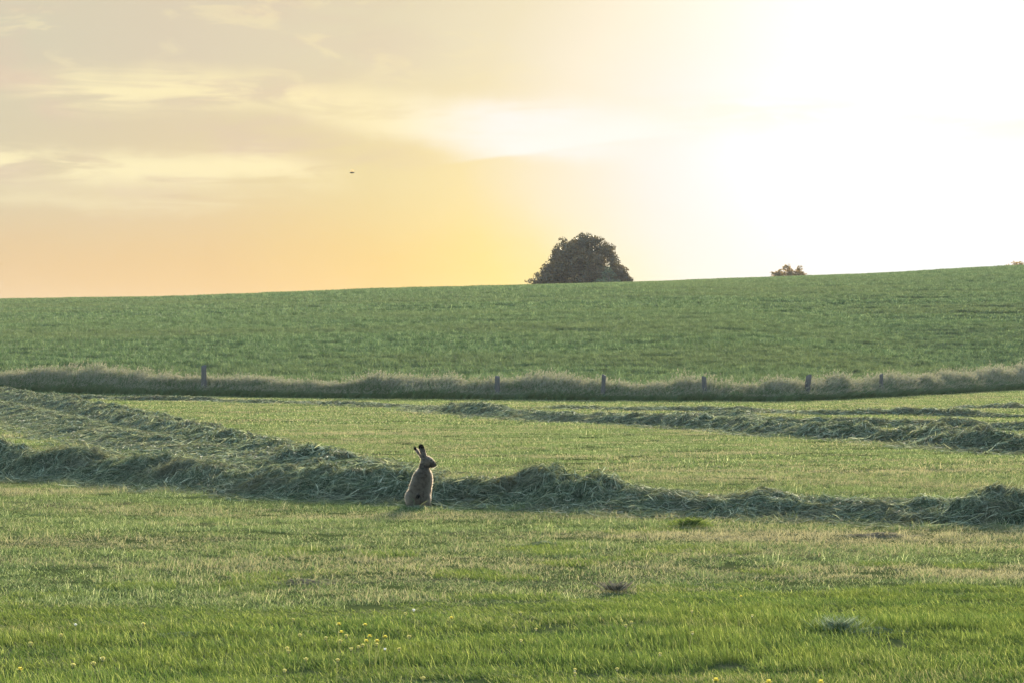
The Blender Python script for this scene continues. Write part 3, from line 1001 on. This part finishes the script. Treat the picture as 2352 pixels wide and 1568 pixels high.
g2 = float(H((1398 - CXU) / FU * 319, 319)) - 0.1
make_tree('pale_bush', 1398, 319, outline_from_photo([(1366, 650), (1378, 628), (1388, 612), (1400, 611), (1410, 622), (1420, 640), (1430, 652)], 1398, 319, g2),
          0.6, 30, 0.11, 26, M_LEAF2, 'pale green bush against the lower right side of the big dark tree', 'bush', 7, 0.06, 0.42, dense=False)
g3 = float(H((1815 - CXU) / FU * 420, 420)) - 0.1
make_tree('round_tree', 1815, 420, outline_from_photo([(1770, 634), (1778, 616), (1790, 607), (1808, 604), (1827, 603), (1838, 608), (1845, 622), (1858, 628), (1864, 634)], 1815, 420, g3),
          2.0, 170, 0.16, 28, M_LEAF3, 'small round brownish tree whose top peeps over the skyline', 'tree', 8, 0.2, 0.55, dense=False)
g4 = float(H((2400 - CXU) / FU * 420, 420)) - 0.1
make_tree('hedge_tree', 2400, 420, outline_from_photo([(2300, 612), (2314, 602), (2330, 598), (2352, 596), (2375, 592), (2400, 596), (2440, 588), (2490, 602)], 2400, 420, g4),
          2.5, 190, 0.16, 40, M_LEAF3, 'low brownish tree top on the skyline, cut by the right picture edge', 'tree', 9, 0.25, 0.7, dense=False)

# ------------------------------------------------------------------ the hare
def build_hare():
    hx, hy = at(962.3, 1163)
    root = empty('hare', (hx, hy, float(H(hx, hy)) + 0.004))
    tag(root, 'brown hare sitting upright with its back to us, black-tipped ears raised, head turned right', 'hare')
    bm = bmesh.new()

    def ell(c, r, rot=(0, 0, 0), seg=20):
        M = Matrix.Translation(c) @ Euler([R(a) for a in rot]).to_matrix().to_4x4() @ Matrix.Diagonal((*r, 1))
        bmesh.ops.create_uvsphere(bm, u_segments=seg, v_segments=seg // 2 + 2, radius=1.0, matrix=M)

    def cap(a, b, ra, rb, n=9):
        a = Vector(a); b = Vector(b)
        for i in range(n):
            f = i / (n - 1)
            r = ra + (rb - ra) * f
            ell(a.lerp(b, f), (r, r, r), seg=14)
    # rump, haunches, back, chest
    ell((-0.012, 0.03, 0.105), (0.100, 0.115, 0.118))
    ell((-0.062, 0.05, 0.085), (0.068, 0.125, 0.095), (0, -8, 0))
    ell((0.048, 0.07, 0.080), (0.060, 0.125, 0.090), (0, 8, 0))
    ell((0.002, 0.035, 0.19), (0.092, 0.092, 0.125), (0, 6, 0))
    ell((0.022, 0.045, 0.27), (0.086, 0.082, 0.115), (0, 10, 0))
    ell((0.044, 0.058, 0.335), (0.068, 0.066, 0.075), (0, 14, 0))
    ell((0.078, 0.105, 0.275), (0.050, 0.062, 0.115), (0, 2, 0))
    ell((0.076, 0.115, 0.19), (0.040, 0.05, 0.09))
    # forelegs
    cap((0.085, 0.13, 0.17), (0.082, 0.165, 0.02), 0.028, 0.017)
    cap((0.048, 0.15, 0.17), (0.040, 0.185, 0.02), 0.028, 0.017)
    ell((0.083, 0.18, 0.012), (0.018, 0.034, 0.013)); ell((0.040, 0.20, 0.012), (0.018, 0.034, 0.013))
    # hind feet, long and flat
    ell((-0.085, 0.13, 0.018), (0.024, 0.085, 0.018)); ell((0.085, 0.14, 0.018), (0.024, 0.085, 0.018))
    # neck
    cap((0.046, 0.06, 0.36), (0.064, 0.062, 0.455), 0.054, 0.041)
    # head in profile to the right
    ell((0.080, 0.068, 0.468), (0.054, 0.043, 0.052), (0, 18, 0))
    ell((0.104, 0.072, 0.460), (0.056, 0.036, 0.044), (0, 26, 0))
    ell((0.134, 0.078, 0.443), (0.042, 0.027, 0.033), (0, 28, 0))
    ell((0.157, 0.082, 0.433), (0.021, 0.018, 0.020), (0, 20, 0))
    ell((0.098, 0.070, 0.432), (0.046, 0.029, 0.022), (0, 10, 0))
    ell((0.142, 0.080, 0.417), (0.022, 0.015, 0.012), (0, 12, 0))
    # brow over the eye
    ell((0.116, 0.052, 0.487), (0.019, 0.014, 0.017))
    ell((0.118, 0.090, 0.487), (0.019, 0.014, 0.017))

    def ear(base, tip, wide, thick, yaw):
        base = Vector(base); tip = Vector(tip)
        ax = (tip - base).normalized()
        sd = Vector((math.cos(yaw), math.sin(yaw), 0)); sd = (sd - ax * sd.dot(ax)).normalized()
        nr = ax.cross(sd)
        Mr = Matrix((sd, nr, ax)).transposed().to_4x4()
        ln = (tip - base).length
        for f, w_, l_ in ((0.14, 0.72, 0.20), (0.34, 0.90, 0.24), (0.56, 1.0, 0.26), (0.76, 0.86, 0.19)):
            M = Matrix.Translation(base.lerp(tip, f)) @ Mr @ Matrix.Diagonal((wide * w_, thick, ln * l_, 1))
            bmesh.ops.create_uvsphere(bm, u_segments=18, v_segments=12, radius=1.0, matrix=M)
    ear((0.066, 0.056, 0.490), (0.008, 0.045, 0.652), 0.0310, 0.0105, R(12))
    ear((0.050, 0.078, 0.488), (-0.060, 0.088, 0.622), 0.0210, 0.0105, R(50))
    # tail
    ell((-0.004, -0.083, 0.118), (0.013, 0.018, 0.026), (18, 0, 0))
    me0 = bpy.data.meshes.new('hare_blocks'); bm.to_mesh(me0); bm.free()
    tmp = bpy.data.objects.new('hare_blocks', me0)
    COL.objects.link(tmp)
    md = tmp.modifiers.new('r', 'REMESH'); md.mode = 'VOXEL'; md.voxel_size = 0.0045
    sm = tmp.modifiers.new('s', 'SMOOTH'); sm.factor = 0.5; sm.iterations = 5
    dg = bpy.context.evaluated_depsgraph_get()
    dg.update()
    me = bpy.data.meshes.new_from_object(tmp.evaluated_get(dg))
    me.name = 'hare_body'
    bpy.data.objects.remove(tmp)
    n = len(me.vertices)
    co = np.empty(n * 3, np.float32); me.vertices.foreach_get('co', co); co = co.reshape(-1, 3)
    no = np.empty(n * 3, np.float32); me.vertices.foreach_get('normal', no); no = no.reshape(-1, 3)

    def near(c, r0, r1):
        return 1 - smooth(np.linalg.norm((co - np.array(c)), axis=1), r0, r1)
    col = np.zeros((n, 3)) + np.array([0.118, 0.097, 0.082])
    gr = fbm(co[:, 0] * 55 + co[:, 1] * 30, co[:, 2] * 48, 3, 3)[:, None]
    col = col * (0.68 + 0.64 * smooth(gr, 0.2, 0.8))

    def mixc(mask, c):
        nonlocal col
        col = col * (1 - mask[:, None]) + np.array(c) * mask[:, None]
    mixc(0.75 * smooth(co[:, 0] + co[:, 1] * 0.5, 0.095, 0.135) * (co[:, 2] < 0.40), [0.155, 0.105, 0.07])     # rufous chest and flank
    mixc(0.6 * smooth(co[:, 2] + 0.25 * co[:, 0], 0.375, 0.43) * (1 - smooth(co[:, 2], 0.43, 0.50)), [0.058, 0.045, 0.034])                           # darker nape
    mixc(0.5 * near((0.09, 0.04, 0.455), 0.02, 0.045), [0.17, 0.135, 0.10])
    mixc(0.85 * near((0.127, 0.04, 0.482), 0.012, 0.022), [0.34, 0.30, 0.24])                                     # pale ring by the eye
    mixc(0.9 * near((0.172, 0.078, 0.436), 0.010, 0.024), [0.045, 0.038, 0.034])  # nose
    mixc(0.8 * near((0.125, 0.05, 0.408), 0.012, 0.03), [0.06, 0.05, 0.042])                                  # darker patch along the lower jaw
    mixc(0.9 * near((0.150, 0.080, 0.412), 0.006, 0.018), [0.42, 0.38, 0.32])                                    # white chin
    col = np.where((co[:, 2] > 0.395)[:, None], col * 0.86, col)
    e1 = smooth(co[:, 2], 0.596, 0.612) * (co[:, 0] > -0.034)
    e2 = smooth(co[:, 2], 0.578, 0.592) * (co[:, 0] <= -0.030)
    mixc(0.55 * smooth(co[:, 2], 0.52, 0.55), [0.11, 0.088, 0.07])
    mixc(0.55 * smooth(co[:, 2] + 0.6 * co[:, 0], 0.575, 0.625) * (co[:, 0] > -0.03), [0.03, 0.027, 0.025])
    mixc(0.97 * np.maximum(e1, e2), [0.008, 0.008, 0.007])                                                       # black ear tips
    mixc(0.9 * near((-0.004, -0.095, 0.120), 0.010, 0.026), [0.018, 0.015, 0.014])                               # tail top
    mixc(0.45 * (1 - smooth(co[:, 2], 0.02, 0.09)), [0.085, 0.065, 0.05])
    a = me.attributes.new('coat', 'FLOAT_COLOR', 'POINT')
    a.data.foreach_set('color', np.concatenate([col, np.ones((n, 1))], 1).astype(np.float32).ravel())
    m, T = material('hare_skin')
    at_ = T.n('ShaderNodeAttribute', attribute_name='coat')
    p = T.n('ShaderNodeBsdfPrincipled'); T.link(at_.outputs['Color'], p.inputs['Base Color']); p.inputs['Roughness'].default_value = 0.9
    p.inputs['Specular IOR Level'].default_value = 0.15
    o = T.n('ShaderNodeOutputMaterial'); T.link(p.outputs[0], o.inputs[0])
    me.materials.clear(); me.materials.append(m)
    me.polygons.foreach_set('use_smooth', np.ones(len(me.polygons), bool))
    link('body', me, root)
    # coat: short hairs lying down and back, lit through at the outline
    nf = 80000
    tri = np.empty(len(me.polygons), np.int32); me.polygons.foreach_get('loop_start', tri)
    ar = np.empty(len(me.polygons), np.float32); me.polygons.foreach_get('area', ar)
    lv = np.empty(len(me.loops), np.int32); me.loops.foreach_get('vertex_index', lv)
    pick_ = RNG.choice(len(ar), nf, p=ar / ar.sum())
    q4 = np.stack([lv[tri[pick_] + j] for j in range(3)], 1)
    wts = RNG.dirichlet([1, 1, 1], nf)
    base_ = (co[q4] * wts[:, :, None]).sum(1); nn = (no[q4] * wts[:, :, None]).sum(1); nn /= np.linalg.norm(nn, axis=1)[:, None]
    away_eye = (np.linalg.norm(base_ - np.array([0.127, 0.036, 0.482]), axis=1) > 0.014) & (np.linalg.norm(base_ - np.array([0.127, 0.108, 0.482]), axis=1) > 0.014)
    base_, nn, q4 = base_[away_eye], nn[away_eye], q4[away_eye]; nf = len(base_)
    cc = col[q4[:, 0]] * RNG.uniform(0.75, 1.25, nf)[:, None]
    head = base_[:, 2] > 0.40
    earz = base_[:, 2] > 0.52
    flow = np.where(head[:, None], np.array([-0.8, 0.0, 0.1]), np.array([-0.15, -0.25, -1.0]))
    flow = np.where(earz[:, None], np.array([-0.35, 0, 0.8]), flow)
    dr = nn * 0.75 + flow * 0.6 + RNG.normal(0, 0.22, (nf, 3)); dr /= np.linalg.norm(dr, axis=1)[:, None]
    ln = np.where(earz, 0.008, np.where(head, 0.011, 0.020)) * RNG.uniform(0.6, 1.35, nf)
    P = np.stack([base_ - nn * 0.001, base_ + dr * ln[:, None] * 0.55, base_ + dr * ln[:, None] + flow * (ln * 0.15)[:, None]], 1)
    sd = np.cross(dr, nn + RNG.normal(0, 0.5, (nf, 3))); sd /= np.linalg.norm(sd, axis=1)[:, None] + 1e-9
    w = np.array([0.00075, 0.0007, 0.0002])[None] * RNG.uniform(0.8, 1.4, nf)[:, None]
    V, F, S, t, idx = ribbons(P, w, sd)
    m, T = material('hare_fur')
    at_ = T.n('ShaderNodeAttribute', attribute_name='coat')
    cl = at_.outputs['Color']
    bw = T.n('ShaderNodeRGBToBW'); T.link(cl, bw.inputs[0])
    leafy(T, cl, T.mix(T.step(bw.outputs[0], 0.03, 0.10, 0.0, 0.6), cl, (0.95, 0.86, 0.70, 1)), 0.68, 0.55, 0.25)
    link('fur', mesh_from('hare_fur', V, F, S, [m], {'coat': cc[idx]}), root)
    # eyes
    m, T = material('hare_eye')
    p = T.n('ShaderNodeBsdfPrincipled'); p.inputs['Base Color'].default_value = (0.02, 0.012, 0.008, 1); p.inputs['Roughness'].default_value = 0.08
    o = T.n('ShaderNodeOutputMaterial'); T.link(p.outputs[0], o.inputs[0])
    for yy in (0.0345, 0.1095):
        bm = bmesh.new()
        bmesh.ops.create_uvsphere(bm, u_segments=16, v_segments=10, radius=0.0105)
        me = bpy.data.meshes.new('eye'); bm.to_mesh(me); bm.free(); me.materials.append(m)
        e = link('eye', me, root); e.location = (0.127, yy, 0.482)


build_hare()

# ------------------------------------------------------------------ flowers in the uncut grass
def flower_proto(kind, seed):
    rg = np.random.default_rng(seed)
    h = 1.0
    k = 6
    t = np.linspace(0, 1, k)
    lean = rg.normal(0, 0.12, 2)
    P = np.stack([lean[0] * t * t, lean[1] * t * t, t], 1)[None] * np.array([0.13, 0.13, 0.13])
    Pb = np.repeat(P, 2, 0)
    sd = np.array([[1.0, 0, 0], [0, 1.0, 0]])
    V, F, S, _, idx = ribbons(Pb, np.full((2, k), 0.0013), sd)
    stem = mesh_from('stem', V, F, S, [M_STEM], {'vary': np.zeros(len(V))})
    top = P[0, -1]
    np_ = 26 if kind != 'white' else 14
    a = np.linspace(0, 2 * np.pi, np_, endpoint=False) + rg.normal(0, 0.1, np_)
    el_ = np.where(np.arange(np_) % 2, 0.35, 0.95) if kind == 'open' else rg.uniform(0.75, 1.35, np_)
    ln = 0.0125 if kind == 'open' else 0.0145
    dr = np.stack([np.cos(a) * np.cos(el_), np.sin(a) * np.cos(el_), np.sin(el_)], 1)
    Pp = np.stack([top + dr * 0.001, top + dr * ln * 0.6, top + dr * ln + np.array([0, 0, 0.001])], 1)
    sd = np.stack([-np.sin(a), np.cos(a), np.zeros(np_)], 1)
    V, F, S, _, idx = ribbons(Pp, np.broadcast_to(np.array([0.0012, 0.0032, 0.0022])[None], (np_, 3)), sd)
    mat = {'open': M_YELLOW, 'bud': M_CREAM, 'white': M_WHITE}[kind]
    head = mesh_from('flower_head', V, F, S, [mat], {'vary': rg.uniform(0, 1, np_)[idx]})
    # green cup below the petals
    bm = bmesh.new()
    bmesh.ops.create_cone(bm, cap_ends=True, segments=10, radius1=0.0015, radius2=0.0048, depth=0.007, matrix=Matrix.Translation(Vector(top) - Vector((0, 0, 0.002))))
    cup = bpy.data.meshes.new('calyx'); bm.to_mesh(cup); bm.free(); cup.materials.append(M_STEM)
    return stem, head, cup


FL = {k: [flower_proto(k, 10 * i + 3 + j) for j in range(3)] for i, k in enumerate(('open', 'bud', 'white'))}
NF = [0]


def flower(u, y, kind, label, size=1.0):
    z = 0.15
    x, d = at(u, y, z)
    g = float(H(x, d))
    NF[0] += 1
    stem, head, cup = FL[kind][NF[0] % 3]
    r = empty('meadow_flower', (x, d, g))
    r.rotation_euler = (0, 0, NF[0] * 1.7)
    s = (z - g) / 0.135
    r.scale = (s, s, s)
    size *= 1.0
    tag(r, label, 'flower', 'small flowers in the uncut grass')
    link('stem', stem, r)
    h_ = link('flower_head', head, r)
    link('calyx', cup, h_)
    if size != 1.0:
        top = Vector(stem.vertices[-1].co)
        h_.matrix_local = Matrix.Translation(top) @ Matrix.Scale(size, 4) @ Matrix.Translation(-top)


CL = 'small yellow flower in the tight cluster left of centre, in the near uncut grass'
for u, y, k in [(777, 1431, 'open'), (780, 1451, 'open'), (767, 1463, 'bud'), (773, 1472, 'bud'), (827, 1433, 'open'), (823, 1461, 'bud'), (834, 1481, 'bud'), (807, 1489, 'bud'), (826, 1489, 'bud'),
                (849, 1460, 'open'), (850, 1469, 'open'), (863, 1462, 'open'), (861, 1470, 'open'), (875, 1481, 'bud'), (895, 1489, 'bud')]:
    flower(u, y, k, CL, 1.0)
CL = 'pale flower bud in the loose row left of the yellow flower cluster'
for u, y, k in [(669, 1424, 'bud'), (683, 1460, 'bud'), (670, 1486, 'bud'), (653, 1496, 'bud'), (688, 1514, 'bud'), (686, 1540, 'bud')]:
    flower(u, y, k, CL)
flower(773, 1515, 'bud', 'lone pale flower below the tight yellow flower cluster')
flower(884, 1490, 'white', 'white flower at the lower right end of the yellow flower cluster', 0.75)
flower(954, 1401, 'white', 'white flower at the back edge of the uncut grass below the hare')
flower(937, 1409, 'bud', 'pale bud just left of the white flower below the hare')
flower(950, 1461, 'bud', 'pale flower to the right of the yellow cluster, below the white flower')
flower(1024, 1419, 'open', 'yellow flower on a pale stalk, right of the white flower below the hare')
flower(982, 1558, 'bud', 'pale bud at the bottom picture edge just left of centre')
CL = 'pale flower in the sparse scatter at bottom left of the near grass'
for u, y, k in [(4, 1465, 'bud'), (43, 1478, 'bud'), (138, 1461, 'bud'), (166, 1530, 'bud'), (45, 1532, 'open'), (204, 1525, 'bud'), (222, 1514, 'bud')]:
    flower(u, y, k, CL, 1.15)
flower(16, 1509, 'open', 'biggest bright yellow flower, at the far left picture edge', 1.7)
flower(324, 1433, 'bud', 'lone cream flower in the darker grass between bottom left and the cluster', 1.1)
flower(174, 1434, 'white', 'tiny white flower at the back of the near grass at far left', 0.8)
CL = 'small pale flower in the scatter right of centre in the near grass'
for u, y, k in [(1215, 1408, 'bud'), (1184, 1436, 'bud'), (1236, 1443, 'bud'), (1188, 1473, 'bud'), (1446, 1436, 'bud'), (1463, 1428, 'bud'), (1486, 1501, 'bud'), (1421, 1537, 'bud'), (1326, 1539, 'bud'), (1306, 1544, 'bud'), (1583, 1403, 'bud'), (1581, 1453, 'bud'), (1743, 1411, 'bud')]:
    flower(u, y, k, CL, 0.85)
flower(1705, 1367, 'open', 'yellow flower at the back edge of the uncut grass, right of centre', 0.85)
CL = 'bright yellow flower cut by the bottom picture edge, right of centre'
for u, y, k in [(1630, 1560, 'open'), (1796, 1565, 'open'), (1891, 1565, 'open')]:
    flower(u, y, k, CL, 1.2)

# ------------------------------------------------------------------ loose clumps lying in the grass
def clump(name, u, y, wid, hgt, n, mat, label, cat, seed, wmul=1.0, upright=0.0):
    x, d = at(u, y, 0.03)
    rg = np.random.default_rng(seed)
    r = np.minimum(np.abs(rg.normal(0, 0.42, n)), 0.95); a = rg.uniform(0, 6.28, n)
    bx, by = r * np.cos(a) * wid, r * np.sin(a) * wid * 0.7
    dome = hgt * (1 - r ** 2)
    K = 5
    ang = rg.uniform(0, 6.28, n)[:, None] + rg.normal(0, 1.6, n)[:, None] * np.linspace(-0.5, 0.5, K)[None]
    ln = rg.uniform(0.06, 0.2, n)[:, None]
    lx = np.cumsum(np.cos(ang) * ln / K, 1) * (1 - upright * 0.6); ly = np.cumsum(np.sin(ang) * ln / K, 1) * (1 - upright * 0.6)
    px_ = x + bx[:, None] + lx; py_ = d + by[:, None] + ly
    rr = np.clip(np.sqrt(((px_ - x) / wid) ** 2 + ((py_ - d) / (wid * 0.7)) ** 2), 0, 1.2)
    z = H(px_, py_) + np.maximum(hgt * (1 - rr ** 1.3), 0) * (rg.uniform(0.1, 1.0, n)[:, None] * 1.6 * fbm(px_ * 9, py_ * 9, seed)) + 0.008
    z = z + upright * np.linspace(0, 1, K)[None] * ln * 0.8
    P = np.stack([px_, py_, z], -1)
    sd = rg.normal(0, 1, (n, 3)); sd /= np.linalg.norm(sd, axis=1)[:, None]
    w = rg.uniform(0.0012, 0.0028, n)[:, None] * wmul * (1 - (np.abs(np.linspace(-1, 1, K))[None]) ** 3 * 0.7)
    V, F, S, t, idx = ribbons(P, w, sd)
    me = mesh_from(name, V, F, S, [mat], {'vary': rg.uniform(0, 1, n)[idx], 'along': t})
    me.transform(Matrix.Translation((-x, -d, 0)))
    o = link(name, me); o.location = (x, d, 0)
    return tag(o, label, cat)


M_SILVER, T = material('withered_silver_grass')
c = T.mix(attr(T, 'vary'), (0.07, 0.10, 0.045, 1), (0.25, 0.29, 0.19, 1))
leafy(T, c, c, 0.3, 0.9, 0.03)
M_BROWN, T = material('withered_brown_grass')
c = T.mix(attr(T, 'vary'), (0.075, 0.07, 0.05, 1), (0.21, 0.18, 0.13, 1))
leafy(T, c, c, 0.2, 0.9, 0.0)
clump('grass_clump', 1928, 1440, 0.15, 0.03, 240, M_SILVER, 'silvery withered grass clump lying in the uncut grass at lower right', 'grass clump', 1, 1.15, 0.55)
clump('grass_clump', 2010, 1440, 0.2, 0.025, 240, M_HAY, 'grey-green smear of cut grass right of the silvery clump', 'grass clump', 2)
clump('grass_clump', 1413, 1345, 0.075, 0.06, 260, M_BROWN, 'dark brown withered clump on the straw strip right of centre', 'grass clump', 3, 1.2, 0.5)
clump('grass_clump', 1585, 1203, 0.26, 0.05, 620, M_LONG, 'dark green uncut tuft in front of the hay bank, right of its mound', 'grass clump', 4, 1.2, 0.45)
clump('grass_clump', 1250, 1243, 0.2, 0.04, 300, M_HAY, 'dull cut clump on the straw patch below the mound', 'grass clump', 5)
clump('grass_clump', 2020, 1222, 0.34, 0.03, 400, M_BROWN, 'brownish withered clump in front of the hay bank at right', 'grass clump', 6, 1.2)
clump('grass_clump', 690, 1326, 0.42, 0.025, 420, M_BROWN, 'wide brown withered clump in the straw strip at lower left', 'grass clump', 7, 1.0)
clump('grass_clump', 430, 1448, 0.26, 0.02, 150, M_SILVER, 'flat greyish cut clump in the uncut grass at lower left', 'grass clump', 8, 0.8)

# ------------------------------------------------------------------ tall dry stalks in the verge
for u_, yb_, hh_, lab in ((936, 912, 0.92, 'pale pinkish dry stalks standing up from the verge, left of the short fence posts'),
                          (2046, 908, 0.86, 'pinkish dry stalks beside the slim rightmost fence post')):
    x_, d_ = at(u_, yb_)
    P1, w1, s1 = blade_arrays(16, blob(0.10), hh_ * 0.75, hh_, 0.014, 0.022, (0.08, 0), 0.12, k=5)
    n_ = 90
    f_ = RNG.integers(0, 16, n_)
    a_ = P1[f_, 3] + (P1[f_, 4] - P1[f_, 3]) * RNG.uniform(-0.6, 1, n_)[:, None]
    P2 = np.stack([a_, a_ + RNG.normal(0, 0.02, (n_, 3)) + np.array([0.01, 0, 0.03]), a_ + RNG.normal(0, 0.03, (n_, 3)) + np.array([0.02, 0, 0.05])], 1)
    sd_ = RNG.normal(0, 1, (n_, 3)); sd_ /= np.linalg.norm(sd_, axis=1)[:, None]
    o = link('dry_stalks', blade_mesh('dry_stalks', [(P1, w1, s1), (P2, np.broadcast_to(np.array([0.006, 0.014, 0.003])[None], (n_, 3)), sd_)], [M_SEED]))
    o.location = (x_, d_ + 0.5, float(H(x_, d_ + 0.5)))
    tag(o, lab, 'plant')

# ------------------------------------------------------------------ an insect on the wing
def insect(u, y, d, size, wing, label):
    x_, z_ = (u - CXU) / FU * d, EYE + (HZU - y) / FU * d
    root = empty('flying_insect', (x_, d, z_)); tag(root, label, 'insect')
    bm = bmesh.new()
    bmesh.ops.create_uvsphere(bm, u_segments=12, v_segments=8, radius=1.0, matrix=Matrix.Diagonal((size * 0.5, size * 0.16, size * 0.17, 1)))
    bmesh.ops.create_uvsphere(bm, u_segments=10, v_segments=7, radius=size * 0.13, matrix=Matrix.Translation((size * 0.52, 0, size * 0.03)))
    me = bpy.data.meshes.new('body'); bm.to_mesh(me); bm.free(); me.materials.append(M_BARK)
    link('body', me, root)
    for sg in (-1, 1):
        bm = bmesh.new()
        vs = [bm.verts.new((size * (0.1 - 0.42 * math.sin(a) * t_), sg * size * 0.30 * t_ , size * (0.62 * math.cos(a) * t_ + 0.1))) for a, t_ in [(math.pi * (k - 6) / 14, (1.0 if 0 < k < 12 else 0.15)) for k in range(13)]]
        bm.faces.new(vs)
        me = bpy.data.meshes.new('wing'); bm.to_mesh(me); bm.free(); me.materials.append(wing)
        link('wing', me, root)


def wing_mat(name, col, clear):
    m, T = material(name)
    a = T.n('ShaderNodeBsdfTransparent'); b_ = T.n('ShaderNodeBsdfTranslucent'); b_.inputs[0].default_value = col
    x_ = T.n('ShaderNodeMixShader'); x_.inputs[0].default_value = 1 - clear
    T.link(a.outputs[0], x_.inputs[1]); T.link(b_.outputs[0], x_.inputs[2])
    o_ = T.n('ShaderNodeOutputMaterial'); T.link(x_.outputs[0], o_.inputs[0])
    return m


insect(808, 397, 9.0, 0.013, wing_mat('brown_wing', (0.25, 0.17, 0.1, 1), 0.5), 'tiny brown insect flying in the yellow sky up left of the big tree')

# ------------------------------------------------------------------ thin evening haze
bm = bmesh.new()
bmesh.ops.create_cube(bm, size=1.0, matrix=Matrix.Translation((0, 730, 6)) @ Matrix.Diagonal((1440, 1560, 44, 1)))
me = bpy.data.meshes.new('haze'); bm.to_mesh(me); bm.free()
M_HAZE, T = material('evening_haze')
pv = T.n('ShaderNodeVolumePrincipled')
pv.inputs['Color'].default_value = (0.92, 0.92, 0.92, 1)
pv.inputs['Density'].default_value = 0.00010
pv.inputs['Anisotropy'].default_value = 0.0
o = T.n('ShaderNodeOutputMaterial'); T.link(pv.outputs[0], o.inputs['Volume'])
me.materials.append(M_HAZE)
tag(link('haze', me), kind='stuff')
